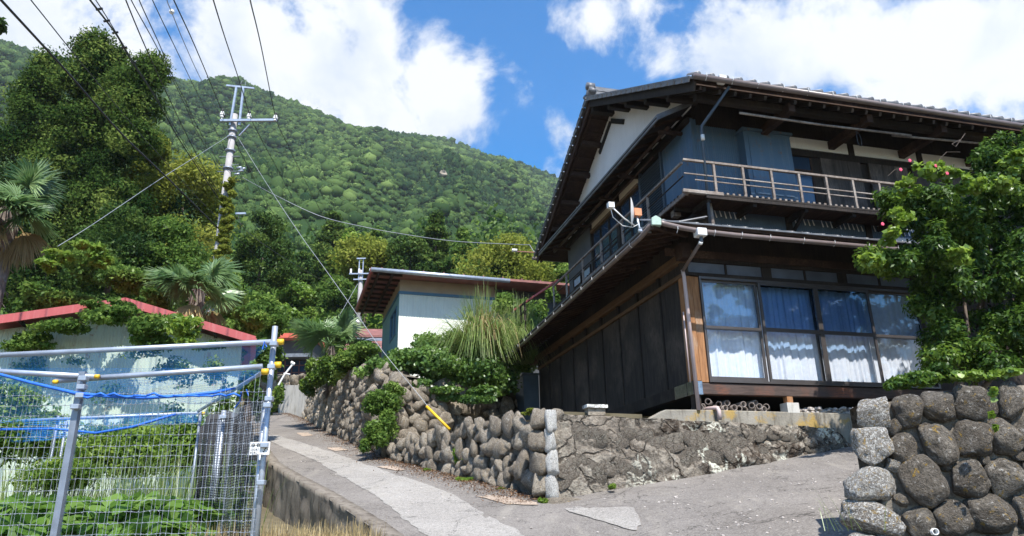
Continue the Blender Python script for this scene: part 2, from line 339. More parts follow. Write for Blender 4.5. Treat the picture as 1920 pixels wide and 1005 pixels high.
def mat_net(name, c, cover=.4, scale=70, trans=.3):
    g = NG(name); co = g.tc.outputs['UV']; v = g.n('ShaderNodeSeparateXYZ'); g.l(co, v.inputs[0])
    a = g.math('SINE', g.math('MULTIPLY', v.outputs[0], scale)); b = g.math('SINE', g.math('MULTIPLY', v.outputs[1], scale))
    thr = math.cos(math.pi*cover*.5)
    f = g.math('MAXIMUM', g.rng(a, thr-.15, thr+.15), g.rng(b, thr-.15, thr+.15))
    nn = g.noise(g.co(rnd=False), 1.7, 4, .6); f = g.math('MULTIPLY', f, g.rng(nn, .3, .6, .45, 1))
    d = g.n('ShaderNodeBsdfDiffuse'); d.inputs[0].default_value = (*c, 1); t = g.n('ShaderNodeBsdfTranslucent'); t.inputs[0].default_value = (*c, 1)
    dm = g.n('ShaderNodeMixShader'); dm.inputs[0].default_value = trans; g.l(d.outputs[0], dm.inputs[1]); g.l(t.outputs[0], dm.inputs[2])
    tr = g.n('ShaderNodeBsdfTransparent'); m = g.n('ShaderNodeMixShader'); g.l(f, m.inputs[0]); g.l(tr.outputs[0], m.inputs[1]); g.l(dm.outputs[0], m.inputs[2]); g.l(m.outputs[0], g.out.inputs[0]); return g.m
M['blue_net'] = mat_net('blue bird net', (.06, .36, .9), .20, 1.0)
M['blue_net_dense'] = mat_net('bunched blue bird net', (.04, .30, .88), .34, 1.0)
M['black_net'] = mat_net('black fine net', (.03, .035, .045), .6, 1.0)

M['cedar'] = mat_leaf('cedar foliage', (.016, .040, .010), (.068, .118, .026), (.18, .235, .055), .32, .0)
M['broad'] = mat_leaf('broadleaf foliage', (.035, .08, .018), (.11, .19, .036), (.25, .34, .075), .4, .008)
M['bright'] = mat_leaf('bright green foliage', (.07, .15, .02), (.16, .26, .04), (.28, .37, .07), .42, .01)
M['olive'] = mat_leaf('yellow green foliage', (.10, .125, .02), (.20, .235, .04), (.32, .335, .08), .38, .0)
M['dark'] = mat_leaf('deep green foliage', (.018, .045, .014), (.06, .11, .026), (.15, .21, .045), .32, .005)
M['glossy'] = mat_leaf('glossy evergreen foliage', (.022, .055, .010), (.065, .13, .018), (.19, .28, .04), .38, .022, .4)
M['lime_leaf'] = mat_leaf('lime green vine foliage', (.09, .17, .02), (.19, .29, .035), (.32, .42, .07), .45, .04)
M['ivy'] = mat_leaf('ivy foliage', (.045, .10, .022), (.11, .20, .04), (.20, .31, .065), .38, .03)
M['palm'] = mat_leaf('palm frond', (.06, .13, .04), (.15, .25, .09), (.28, .38, .17), .4, .06)
M['grass'] = mat_leaf('pampas grass', (.08, .14, .025), (.17, .25, .06), (.33, .37, .15), .35, .05)
M['squash'] = mat_leaf('squash leaf', (.07, .15, .02), (.15, .27, .05), (.26, .38, .10), .42, .008)
M['forest'] = mat_leaf('mountain forest canopy', (.020, .046, .018), (.088, .145, .043), (.20, .275, .085), .2, .0, .5, .006)
M['bark'] = mat_wood('bark', (.06, .045, .035), (.16, .125, .10), None, (6, 6, 1))
M['palm_bark'] = mat_wood('fibrous palm trunk', (.08, .06, .05), (.26, .22, .19), None, (8, 8, 2))
M['pink'] = mat_plain('pink blossom', (.75, .08, .16), .6, 0, .1, 9, 0)

# ------------------------------------------------------------------ terrain
def gz(x, y):
    if y < 1: return 0.0
    if y < 30: return .12*(y-1)
    return 3.48+.33*(min(y, 100)-30)
def zr(x, y):  # road and driveway surface
    t = x-.6; s = .5*(t+math.sqrt(t*t+.16))
    return .18*y-.18+.105*s
xs = np.r_[-900, -300, -150, np.arange(-80, 81, 4), 150, 300, 900]
ys = np.r_[-900, -300, -100, -20, np.arange(-4, 112, 2), 400]
V = [(x, y, gz(x, y)+(.15*mn.noise(Vector((x*.2, y*.2, 0))) if -70 < x < 70 and 1 < y < 110 else 0)) for y in ys for x in xs]
nx = len(xs); F = [(j*nx+i, j*nx+i+1, (j+1)*nx+i+1, (j+1)*nx+i) for j in range(len(ys)-1) for i in range(nx-1)]
tag(link_mesh('ground', np_mesh('ground', V, F, smooth=True), M['soil']), 'brown soil and low growth on the slope beside the lane', kind='structure')

# right edge and left edge of the lane (road + driveway)
RE = [(3.4, 1.0), (2.4, 5.0), (.47, 10.77), (-.61, 12.71), (-1.74, 14.63), (-2.99, 16.88), (-5.0, 21.87), (-7.52, 28.29), (-9.87, 34.38), (-12.56, 40.4), (-16.5, 47)]
LE = [(1.6, 1.0), (.1, 5.0), (-1.81, 9.32), (-3.09, 11.87), (-4.2, 13.9), (-5.3, 16.03), (-7.6, 21.6), (-10.1, 28.2), (-12.3, 33.2), (-15.0, 40.5), (-19, 46)]
def resample(P, Q, n):
    a = [Vector(p) for p in P]; b = [Vector(p) for p in Q]; o = []
    for i in range(len(a)-1):
        for k in range(n): t = k/n; o.append((a[i].lerp(a[i+1], t), b[i].lerp(b[i+1], t)))
    o.append((a[-1], b[-1])); return o
def strip(name, P, Q, nn, m, mat, dz, lab, skirt=0, wob=.02, zf=zr):
    rows = resample(P, Q, nn); V = []; F = []
    for i, (a, b) in enumerate(rows):
        for j in range(m+1):
            p = a.lerp(b, j/m)
            if name == 'concrete_strip' and j in (0, m): p = p+(b-a).normalized()*(.05*mn.fractal(Vector((p.x*3, p.y*3, j)), 1, 2, 4))
            V.append((p.x, p.y, zf(p.x, p.y)+dz+wob*mn.noise(Vector((p.x*1.3, p.y*1.3, 2.2)))))
    k = m+1
    for i in range(len(rows)-1):
        for j in range(m): F.append((i*k+j, i*k+j+1, (i+1)*k+j+1, (i+1)*k+j))
    return tag(link_mesh(name, np_mesh(name, V, F, smooth=True), mat), lab, kind='structure')
strip('road', LE, RE, 6, 10, M['asphalt'], 0, 'narrow grey asphalt lane climbing to the left')
# driveway fan to the right
DA = [(3.4, 1.0), (2.4, 5.0), (1.3, 8.3), (.47, 10.77)]; DB = [(9.0, 1.0), (3.5, 6.2), (5.0, 9.8), (6.6, 12.95)]
strip('driveway', DA, DB, 8, 16, M['asphalt'], .002, 'sloping asphalt driveway rising to the house')
DA2 = [(.47, 10.77), (.5, 10.85)]; DB2 = [(6.6, 12.95), (6.6, 13.1)]
# paler concrete strip on the lane
def lerp_path(t):
    return [tuple(Vector(a).lerp(Vector(b), t)) for a, b in zip(LE, RE)]
A1 = lerp_path(.24); B1 = lerp_path(.62)
A1 = [lerp_path(.36)[0], lerp_path(.34)[1], (-1.02, 8.67), (-2.35, 12.0), (-3.35, 14.1), (-4.3, 16.2), (-6.77, 20.9), (-8.3, 24.0)]
B1 = [lerp_path(.85)[0], lerp_path(.80)[1], (.06, 8.58), (-1.15, 12.0), (-2.35, 14.1), (-3.4, 16.2), (-5.95, 20.9), (-7.9, 24.3)]
strip('concrete_strip', A1, B1, 26, 6, M['concrete_strip'], .006, 'pale concrete strip laid along the asphalt lane')
def road_patch(pix, name, lab, mat, dz=.012):
    pts = []
    for x, y in pix:
        d = ray(x, y); d = d/d[1]; D = 8.0
        for _ in range(40): D = D+(1.6+d[2]*D-zr(d[0]*D, D))/(.19-d[2])*.9
        pts.append((d[0]*D, D))
    c = np.mean(pts, 0); P2 = []; n = len(pts)
    for i in range(n):
        a = np.array(pts[i]); b = np.array(pts[(i+1) % n])
        for k in range(4):
            p = a+(b-a)*k/4; s = 1+.06*rng.standard_normal(); P2.append(c+(p-c)*s)
    wb = lambda p: .02*mn.noise(Vector((p[0]*1.3, p[1]*1.3, 2.2)))
    v = [(p[0], p[1], zr(p[0], p[1])+dz+wb(p)) for p in P2]; v.append((c[0], c[1], zr(*c)+dz+wb(c)+.004))
    me = bpy.data.meshes.new(name); me.from_pydata(v, [], [(i, (i+1) % len(P2), len(P2)) for i in range(len(P2))]); me.update()
    return tag(link_mesh(name, me, mat), lab, kind='structure')
road_patch([(1072, 962), (1112, 954), (1190, 953), (1202, 985), (1188, 996), (1130, 978)], 'pavement', 'pale concrete patch at the driveway mouth', M['concrete_strip'])
road_patch([(1058, 955), (1085, 951), (1110, 957), (1092, 965), (1068, 961)], 'pavement', 'small pale concrete patch beside the wall corner', M['concrete_strip'])
road_patch([(895, 932), (930, 930), (1005, 942), (1008, 947), (950, 946)], 'drain_cover', 'tan concrete slab at the foot of the wall', M['patch'])
road_patch([(705, 876), (735, 874), (762, 882), (745, 884)], 'drain_cover', 'tan concrete slab half way up the lane', M['patch'])
road_patch([(612, 840), (640, 840), (652, 845), (628, 847)], 'drain_cover', 'small tan concrete slab near the bush', M['patch'])
road_patch([(555, 812), (578, 812), (587, 817), (566, 818)], 'drain_cover', 'small tan concrete slab near the bend', M['patch'])

# retaining wall under the lane's left edge: real thickness, rough face
def edge_wall(name, P, zt, zb, thick, side, mat, lab, cat, du=.15, nz=14, rough=.03, lip=0.0):
    pts = []; P = [Vector(p) for p in P]
    for a, b in zip(P[:-1], P[1:]):
        n = max(1, int((b-a).length/du)); pts += [a.lerp(b, k/n) for k in range(n)]
    pts.append(P[-1]); V = []; F = []; m = nz+3
    for i, p in enumerate(pts):
        t = (pts[min(i+1, len(pts)-1)]-pts[max(i-1, 0)]).normalized(); nrm_ = Vector((-t.y, t.x))*side
        top, bot = zt(p.x, p.y), zb(p.x, p.y)
        for k in range(nz+1):
            z = bot+(top-bot)*k/nz; d = rough*(mn.fractal(Vector((p.x*2.2, p.y*2.2, z*2.2)), 1, 2, 5)) - .02*(k/nz)
            V.append((p.x+nrm_.x*(d+.03), p.y+nrm_.y*(d+.03), z+(.02*mn.noise(Vector((p.x*5, p.y*5, 1))) if k == nz else 0)))
        V.append((p.x-nrm_.x*thick, p.y-nrm_.y*thick, top-.0+.01*mn.noise(Vector((p.x*4, p.y*4, 7))))); V.append((p.x-nrm_.x*thick, p.y-nrm_.y*thick, bot))
    for i in range(len(pts)-1):
        for k in range(m-1): F.append((i*m+k, (i+1)*m+k, (i+1)*m+k+1, i*m+k+1))
    o = link_mesh(name, np_mesh(name, V, F, smooth=True), mat)
    me = o.data; 
    if lab: tag(o, lab, cat)
    return o
edge_wall('retaining_wall', LE[:9], lambda x, y: zr(x, y)+.03, lambda x, y: gz(x, y)-.4, .22, 1, M['ret_wall'], 'streaked grey concrete retaining wall under the lane edge', 'retaining wall', rough=.05)

# ------------------------------------------------------------------ house frame
OX, OY = 2.94, 11.91; AZ = math.radians(74.8736); HR = math.pi/2-AZ
# refine the origin
_A = at(1332.5, 714.4, 12.0); FD = np.array([math.sin(AZ), math.cos(AZ), 0]); SD = np.array([-math.cos(AZ), math.sin(AZ), 0])
_d = ray(1300, 738); O = EYE+_d*((_A-EYE)@SD)/(_d@SD); O[2] = 0
def HW(u, v, z): return O+u*FD+v*SD+np.array([0, 0, z])

# terraces
def terrace(name, P, zf, lab, zb=-1.0, mat=None):
    mb = MB(); n = len(P); c = np.mean(P, 0)
    top = [(p[0], p[1], zf(*p)) for p in P]; 
    mb.add(top+[(c[0], c[1], zf(*c))], [(i, (i+1) % n, n) for i in range(n)])
    mb.add(top+[(p[0], p[1], zb) for p in P], [(i, i+n, (i+1) % n+n, (i+1) % n) for i in range(n)])
    return tag(mb.build(name, mat or M['soil']), lab, kind='structure')
h = lambda u, v: tuple(HW(u, v, 0)[:2])
terrace('terrace', [(.72, 11.02), h(-1.0, -.12), h(-.9, .10), h(3.6, .10), h(14, .12), h(14, 12), (0.2, 21.5), (-2.6, 17.35)], lambda x, y: 3.05, 'levelled earth terrace carrying the dark timber house')
terrace('terrace', [(-2.75, 17.65), (.3, 21.3), h(0, 14), (8, 40), (-12, 42), (-9.5, 34.5), (-7.2, 28.6), (-4.7, 22.2)], lambda x, y: 4.35+.165*(y-17.5), 'upper terrace of earth behind the tall rubble wall')
terrace('terrace', [(3.45, 6.95), (12, 6.2), (14, 12), (13, 15), (6.95, 12.9), (5.5, 10.1)], lambda x, y: 2.5, 'earth terrace behind the boulder wall')

# ------------------------------------------------------------------ stones
def ico(sub):
    import bmesh
    bm = bmesh.new(); bmesh.ops.create_icosphere(bm, subdivisions=sub, radius=1.0)
    v = np.array([x.co[:] for x in bm.verts]); f = [[w.index for w in p.verts] for p in bm.faces]; bm.free(); return v, np.array(f)
ICO = {k: ico(k) for k in (1, 2, 3, 4)}
def stone_mesh(sub, seed, boxy=.35, amp=.22, mat=None, fine=.05, cuts=6, flat=False):
    v, f = ICO[sub]; v = v.copy(); o = Vector((seed*7.3, seed*3.1, seed*1.7))
    e = 2+6*boxy; p = v/(np.abs(v)**e).sum(1, keepdims=True)**(1/e)*(1-.12*boxy)
    for i in range(len(p)):
        q = Vector(v[i]); d = 1+amp*mn.noise(q*1.1+o)*1.6+amp*.6*mn.noise(q*2.4+o)+fine*mn.fractal(q*5+o, 1, 2, 3)
        # planar facets
        p[i] *= d
    rs = np.random.default_rng(int(seed*13)+5)
    for _ in range(cuts):
        nrm_ = rs.standard_normal(3); nrm_ /= np.linalg.norm(nrm_); lim = rs.uniform(.48, .8) if flat else rs.uniform(.68, .9); d = p@nrm_; ex = np.maximum(0, d-lim); p -= ex[:, None]*nrm_*.85
    me = np_mesh('stone', p, f, smooth=not flat)
    if mat: me.materials.append(mat)
    return me
STONES = [stone_mesh(2, s, .30, .30, M['stone'], .05, cuts=14, flat=True) for s in range(20)]
def put_stone(parent, me, pos, e, s, name='stone'):
    o = bpy.data.objects.new(name, me); COL.objects.link(o); o.parent = parent; o.location = pos; o.rotation_euler = e; o.scale = s; return o
def seg_at(P, s):
    for a, b in zip(P[:-1], P[1:]):
        L = math.dist(a[:2], b[:2])
        if s <= L or b is P[-1]:
            t = min(1, s/L); return [a[i]+(b[i]-a[i])*t for i in range(4)], ((b[0]-a[0])/L, (b[1]-a[1])/L)
        s -= L
def rubble_wall(name, P, side, label, size, batter=.12, sizes=(.8, 1.25), thick=.5, cap=300, tall=1.0, seed=1, lean=0):
    """P: (x, y, zbase, ztop) along the base"""
    R = random.Random(seed); Ltot = sum(math.dist(a[:2], b[:2]) for a, b in zip(P[:-1], P[1:]))
    V = []; F = []; k = 0; s = 0; cols = []
    while s < Ltot+.01:
        q, t = seg_at(P, s); n = (-t[1]*side, t[0]*side); row = []
        hh = q[3]-q[2]
        for j in range(9):
            f = j/8; z = q[2]-.25+(hh+.25)*f; off = -batter*hh*f-size*.20+.03*mn.noise(Vector((s*2, z*2, seed)))
            row.append((q[0]+n[0]*off, q[1]+n[1]*off, z-(size*.12 if j == 8 else 0)))
        row.append((row[-1][0]-n[0]*thick, row[-1][1]-n[1]*thick, row[-1][2])); row.append((row[-1][0], row[-1][1], q[2]-.3))
        cols.append(row); s += .25
    m = len(cols[0]); V = [p for c in cols for p in c]
    F = [(i*m+j, (i+1)*m+j, (i+1)*m+j+1, i*m+j+1) for i in range(len(cols)-1) for j in range(m-1)]
    core = link_mesh(name, np_mesh(name, V, F, smooth=False), M['mortar']); tag(core, label, 'stone wall')
    cnt = 0; items = []
    s = 0; row = 0
    hmax = max(q[3]-q[2] for q in P); step = size*.74
    z0 = 0
    while z0 < hmax+.05:
        s = R.uniform(0, size*.5)
        while s < Ltot:
            q, t = seg_at(P, s); hh = q[3]-q[2]; w = size*R.choice((.6, .8, .95, 1.1, 1.35, 1.6))*R.uniform(.9, 1.1); z = z0+R.uniform(-.5, .5)*step
            if z < hh-size*.12 and z > -size*.1: items.append((s, z, w, q, t, hh))
            s += w*.80
        z0 += step*tall
    items.sort(key=lambda a: a[3][1])
    extra = items[cap:]; items = items[:cap]
    def tr(it):
        s, z, w, q, t, hh = it; n = (-t[1]*side, t[0]*side); off = -batter*z-w*.10+R.uniform(-.03, .05)*w
        pos = (q[0]+n[0]*off, q[1]+n[1]*off, q[2]+z+w*.22)
        e = (R.uniform(-.35, .35), R.uniform(-.8, .8)+lean, math.atan2(t[1], t[0])+R.uniform(-.25, .25)+(math.pi if R.random() < .5 else 0))
        sc = (w*.58*R.uniform(.75, 1.1), min(w, size*1.2)*.42, w*.50*tall*R.uniform(.8, 1.35)); return pos, e, sc
    for it in items:
        put_stone(core, R.choice(STONES), *tr(it))
    if extra:
        VV = []; FF = []; b = 0; v, f = ICO[1]
        for it in extra:
            pos, e, sc = tr(it); from mathutils import Euler
            mt = np.array(Euler(e).to_matrix()); q = (v*np.array(sc)*(1+.2*rng.standard_normal((len(v), 1))*.5))@mt.T+np.array(pos); VV.append(q); FF.append(f+b); b += len(v)
        o = link_mesh('small_stones', np_mesh('small_stones', np.vstack(VV), np.vstack(FF), smooth=False), M['stone'], core); o['kind'] = 'stuff'
    return core
CORN = (.60, 10.80)
lowP = [(-2.99, 16.80, 2.80, 3.02), (-2.2, 15.45, 2.58, 3.1), (-1.55, 14.35, 2.36, 3.12), (-.61, 12.75, 2.06, 3.08), (.02, 11.70, 1.88, 3.02), (CORN[0]-.12, CORN[1]+.12, 1.72, 3.02)]
rubble_wall('rubble_wall', lowP, -1, 'low leaning rubble stone wall along the lane up to the plastered corner', .27, .10, (.75, 1.35), .4, 300, 1.15, 3, .15)
upP = [(-9.95, 34.5, 6.0, 7.6), (-7.7, 28.6, 4.9, 6.75), (-5.15, 22.1, 3.75, 5.85), (-3.45, 18.1, 3.0, 5.15), (-2.75, 17.4, 3.0, 4.85)]
rubble_wall('rubble_wall', upP, -1, 'tall rubble stone wall rising from the lane bend', .33, .12, (.7, 1.3), .5, 300, 1.0, 5, .1)
up2 = [(-2.75, 17.4, 3.0, 4.75), (-1.3, 18.6, 3.0, 4.70), (.0, 20.2, 3.0, 4.65), (.9, 22.2, 3.0, 4.6)]
rubble_wall('rubble_wall', up2, -1, 'rubble stone wall under the ivy behind the yellow pole guard', .36, .12, (.7, 1.5), .5, 300, 1.0, 6)
for (x, y, D, s) in ((717, 711, 18.3, .30), (700, 733, 18.3, .2), (742, 722, 17.7, .2), (688, 742, 18.6, .2)):
    p = at(x, y, D); o = bpy.data.objects.new('boulder', STONES[int(x) % 12]); COL.objects.link(o); o.location = p; o.scale = (s*1.25, s, s*.85); o.rotation_euler = (0, .3, x)
    tag(o, {717: 'large pale boulder on top of the tall rubble wall', 700: 'grey boulder below the large pale boulder on the wall top', 742: 'small boulder right of the large pale boulder', 688: 'small boulder left of the large pale boulder'}[x], 'boulder')

# plastered rubble wall in front of the house
def rendered_wall():
    U0, U1 = -2.62, 2.66; V0 = -.40; nu, nz = 240, 48; V = []; F = []
    for i in range(nu+1):
        u = U0+(U1-U0)*i/nu
        v0 = -.42+.10*max(0, (u-1.0)/2)
        top = 3.04-.035*(u-U0)-(max(0, u-2.35)*.9 if u > 2.35 else 0)+.02*mn.noise(Vector((u*2, 0, 0)))
        for k in range(nz+1):
            w = HW(u, v0, 0); zb = zr(w[0], w[1])-.25; z = zb+(top-zb)*k/nz
            q = Vector((u*1.7+.6*mn.noise(Vector((u*2, z*2, 5))), z*2.2, 3.3)); ds, pts = mn.voronoi(q)
            edge = min(1, (ds[1]-ds[0])*3.2); d = .055*edge+.045*mn.fractal(Vector((u*4, z*4, 1)), 1, 2, 5)+.014*mn.noise(Vector((u*25, z*25, 1)))
            d *= .45+.75*min(1, max(0, (u-U0)/2.5)); b = .10*(k/nz)
            V.append(tuple(HW(u, v0-d+b, z-(.03 if k == nz else 0))))
        V.append(tuple(HW(u, v0+.42, top-.02))); V.append(tuple(HW(u, v0+.42, 1.4)))
    m = nz+3
    F = [(i*m+k, (i+1)*m+k, (i+1)*m+k+1, i*m+k+1) for i in range(nu) for k in range(m-1)]
    o = link_mesh('mortared_wall', np_mesh('mortared_wall', V, F, smooth=True), M['rendered'])
    tag(o, 'blotchy mortared rubble wall below the house, with lichen streaks', 'stone wall')
    # half buried stones
    R = random.Random(4)
    me = [stone_mesh(2, 50+s, .3, .2, M['rendered'], .05) for s in range(6)]
    for i in range(44):
        u = U0+.25+i % 22*.22+R.uniform(-.08, .08); w = HW(u, -.42, 0); zb = zr(w[0], w[1]); top = 3.0-.035*(u-U0)
        f = (.3 if i < 23 else .68)+R.uniform(-.1, .1); z = zb+(top-zb)*f; s = R.uniform(.12, .19)*(1 if top-zb > .6 else .6)
        if z > top-.12: continue
        put_stone(o, R.choice(me), tuple(HW(u, -.44+.10*max(0, (u-1)/2)+.06*f+.05, z)), (R.uniform(-.3, .3), R.uniform(-.6, .6), HR+R.uniform(-.2, .2)), (s*1.25, .045, s))
    # lime-washed corner stones
    lm = [stone_mesh(3, 80+s, .9, .16, M['lime'], .14) for s in range(4)]; dm = [stone_mesh(3, 90+s, .6, .15, M['stone'], .08) for s in range(3)]
    zz = 1.80; 
    for i, hgt in enumerate((.34, .36, .33, .30)):
        put_stone(o, lm[i], tuple(HW(U0-.02, -.46, zz+hgt/2-.02)), (0, 0, HR+.5), (.075+.03*(i % 2), .09, hgt*.58), 'corner_stone'); 
        put_stone(o, dm[i % 3], tuple(HW(U0-.10, -.22, zz+hgt/2)), (.1, .1, HR+.9), (.24, .16, hgt*.56)); zz += hgt*.93
    put_stone(o, dm[0], tuple(HW(U0+.12, -.62, 1.72)), (0, 0, HR), (.3, .14, .09))
rendered_wall()

# boulder wall at the right
def boulder_wall():
    A = np.array([3.01, 6.62]); B = np.array([7.2, 5.98]); dd = (B-A)/np.linalg.norm(B-A); nn_ = np.array([dd[1], -dd[0]])
    def onwall(x, y, off=0):
        d = ray(x, y); n3 = np.array([nn_[0], nn_[1], 0]); P0 = np.array([A[0]+nn_[0]*off, A[1]+nn_[1]*off, 0]); return EYE+d*((P0-EYE)@n3)/(d@n3)
    V = []; F = []; nu, nz = 90, 24; topz = lambda t: 2.51+.09*min(1, t/1.8)+.03*t
    for i in range(nu+1):
        t = .18+4.0*i/nu; p = A+dd*t
        for k in range(nz+1):
            z = .4+(topz(t)-.02-.4)*k/nz; d = -.065+.05*mn.fractal(Vector((t*3, z*3, 0)), 1, 2, 4)+.03*mn.noise(Vector((t*15, z*15, 0))); d -= .10*(z-1.3)*.5
            V.append((p[0]+nn_[0]*d, p[1]+nn_[1]*d, z+(.03*mn.noise(Vector((t*4, 0, 0))) if k == nz else 0)))
        V.append((p[0]-nn_[0]*.55, p[1]-nn_[1]*.55, topz(t)-.02)); V.append((p[0]-nn_[0]*.55, p[1]-nn_[1]*.55, .4))
    m = nz+3; F = [(i*m+k, (i+1)*m+k, (i+1)*m+k+1, i*m+k+1) for i in range(nu) for k in range(m-1)]
    F.append(tuple(range(m))[:4]); 
    o = link_mesh('boulder_wall', np_mesh('boulder_wall', V, F[:-1], smooth=True), M['mortar']); tag(o, 'mortared wall of large lichened boulders at the driveway', 'stone wall')
    q = lambda x, y: (1540+x/2.752, 640+y/2.752)
    L = [(280,360,190,150,0,1),(270,540,185,205,0,1),(268,728,250,190,.1,1),(255,900,270,190,0,1),(472,350,170,185,0,0),(625,325,185,165,.2,0),(795,308,195,190,.1,0),(1005,310,130,210,.3,0),
         (435,548,145,160,0,0),(620,532,205,240,-.5,0),(800,500,200,200,.4,0),(965,488,200,195,.3,0),(535,722,225,265,-.3,0),(772,705,205,195,0,0),(965,710,205,215,0,0),
         (510,930,165,170,0,0),(688,915,185,185,-.2,0),(885,890,260,200,.2,0),(1065,880,130,160,0,0),(395,440,80,90,0,0),(560,440,90,60,0,0),(905,335,55,90,0,0),(385,640,80,70,.4,1),(660,640,70,60,0,0),(860,610,60,60,0,0),
         (420,820,80,70,0,0),(1040,590,70,60,0,0),(1120,480,180,200,0,0),(1180,300,190,190,0,0),(1150,690,170,200,0,0),(1330,500,210,200,.2,0),(1380,310,200,180,0,0),(1340,720,210,210,0,0),(1230,900,190,180,0,0),
         (1560,330,190,190,0,0),(1540,540,200,220,.2,0),(1570,760,210,200,0,0),(1450,930,220,190,0,0),(1680,930,220,190,0,0),(1780,520,200,220,0,0),(1760,720,200,200,0,0),(1780,320,210,190,0,0),
         (270,1090,260,190,0,1),(480,1100,190,170,0,0),(690,1100,200,180,0,0),(900,1090,210,190,0,0),(1110,1090,200,190,0,0),(1340,1110,210,190,0,0),(380,250,0,0,0,0)]
    for i, (x, y, w, hh, rot, lich) in enumerate(L):
        if w == 0: continue
        X, Y = q(x, y); P = onwall(X, Y, .0); a = onwall(X-w/2/2.752, Y); b = onwall(X+w/2/2.752, Y); c = onwall(X, Y-hh/2/2.752); e = onwall(X, Y+hh/2/2.752)
        W_ = np.linalg.norm(a-b)/2; H_ = abs(c[2]-e[2])/2; bat = -.05*(P[2]-1.3)
        me = stone_mesh(4, 200+i, .45 if lich else .06, .20 if lich else .13, M['lichen_boulder'] if lich else M['boulder'], .035 if not lich else .10, cuts=5 if lich else 3)
        depth = min(W_, H_)*(.8)
        put_stone(o, me, (P[0]+nn_[0]*(bat-.035), P[1]+nn_[1]*(bat-.035), P[2]), (0, rot, math.atan2(dd[1], dd[0])), (W_*1.04, depth, H_*1.04), 'boulder')
    # end face boulders
    for k, (z, s) in enumerate(((2.26, .22), (1.9, .25), (1.5, .26), (1.05, .26))):
        for j in range(1, 9):
            p = A+dd*.33+np.array([.52, .86])*(j*.46); me = stone_mesh(2, 300+k*9+j, .5, .2, M['boulder'], .06)
            put_stone(o, me, (p[0], p[1], z+.06*math.sin(j*3)), (0, 0, 1.03), (s, s*.8, s*.95), 'boulder')
    mb = MB(); P = onwall(1540+583/2.752, 640+982/2.752, .06); Q = P-np.array([nn_[0], nn_[1], 0])*.3; 
    ring = []
    n = 16; u_ = np.array([dd[0], dd[1], 0]); w_ = np.array([0, 0, 1.0]); nv = np.array([nn_[0], nn_[1], 0])
    vs = [P+(u_*math.cos(t)+w_*math.sin(t))*r_+nv*o_ for (r_, o_) in ((.028, -.3), (.028, .03), (.021, .03), (.021, -.25)) for t in np.linspace(0, 2*math.pi, n, endpoint=False)]
    fs = [(k*n+j, k*n+(j+1) % n, (k+1)*n+(j+1) % n, (k+1)*n+j) for k in range(3) for j in range(n)]; mb.add(vs, fs); mb.build('drain_pipe', M['white_pvc'], o, True)
boulder_wall()

# ------------------------------------------------------------------ the timber house
H = empty('timber_house', tuple(O[:2])+(3.1,), HR)
tag(H, 'dark two storey timber house with balcony, tiled gable roof and curtained windows', 'house')
HZ = 3.1
class HB(MB):
    """builder in house coordinates: z is given in world height"""
    def build(s, name, mat, parent=None, smooth=False, bevel=0):
        s.v = [(p[0], p[1], p[2]-HZ) for p in s.v]
        return MB.build(s, name, mat, parent or H, smooth, bevel)
def hbox(name, mat, u0, u1, v0, v1, z0, z1, parent=None, bevel=0):
    return HB().box(u0, u1, v0, v1, z0, z1).build(name, mat, parent, bevel=bevel)
def corr(name, mat, a, b, z0, z1, amp=.008, pitch=.05, nrm_=(0, -1), parent=None, build=True, mb=None):
    a = np.array(a, float); b = np.array(b, float); L = np.linalg.norm(b-a); n = max(4, int(L/pitch*4)); mb = mb or HB(); V = []; Fs = []
    for i in range(n+1):
        p = a+(b-a)*i/n; o = amp*math.sin(i/4*2*math.pi)
        for z in (z0, z1): V.append((p[0]+nrm_[0]*o, p[1]+nrm_[1]*o, z))
    Fs = [(2*i, 2*i+2, 2*i+3, 2*i+1) for i in range(n)]; mb.add(V, Fs)
    return mb.build(name, mat, parent, smooth=True) if build else mb

# solid bodies behind the facings
hbox('inner_wall', M['dark_void'], .30, 8.6, .95, 8.6, 3.5, 6.3)
HB().box(0.56, 8.7, .75, 7.0, 6.3, 9.0).build('inner_wall', M['dark_void'])
# base and sills
hbox('side_sill_beam', M['wood_dark'], .005, .14, .16, 8.8, 3.42, 3.62)
hbox('front_sill_beam', M['sill'], .16, 6.6, -.005, .14, 3.415, 3.60, bevel=.008)
hbox('floor_structure', M['dark_void'], .15, 7.9, .15, 8.7, 3.45, 3.60)
M['shiny'] = mat_plain('metal post cap', (.32, .34, .38), .22, .9, .3, 8, .2)
hbox('metal_post_cap', M['shiny'], -.012, .17, -.022, .17, 3.405, 3.625); 
o = hbox('metal_post_cap', M['shiny'], -.012, .0, .19, .62, 3.41, 3.62)
hbox('corner_post', M['wood_orange'], .0, .17, -.012, .15, 3.63, 5.465, bevel=.008)
hbox('post_board', M['wood_orange'], .175, .31, -.004, .12, 3.61, 5.46, bevel=.006)
hbox('stub_post', M['wood_dark'], .02, .14, .02, .14, 3.12, 3.41)
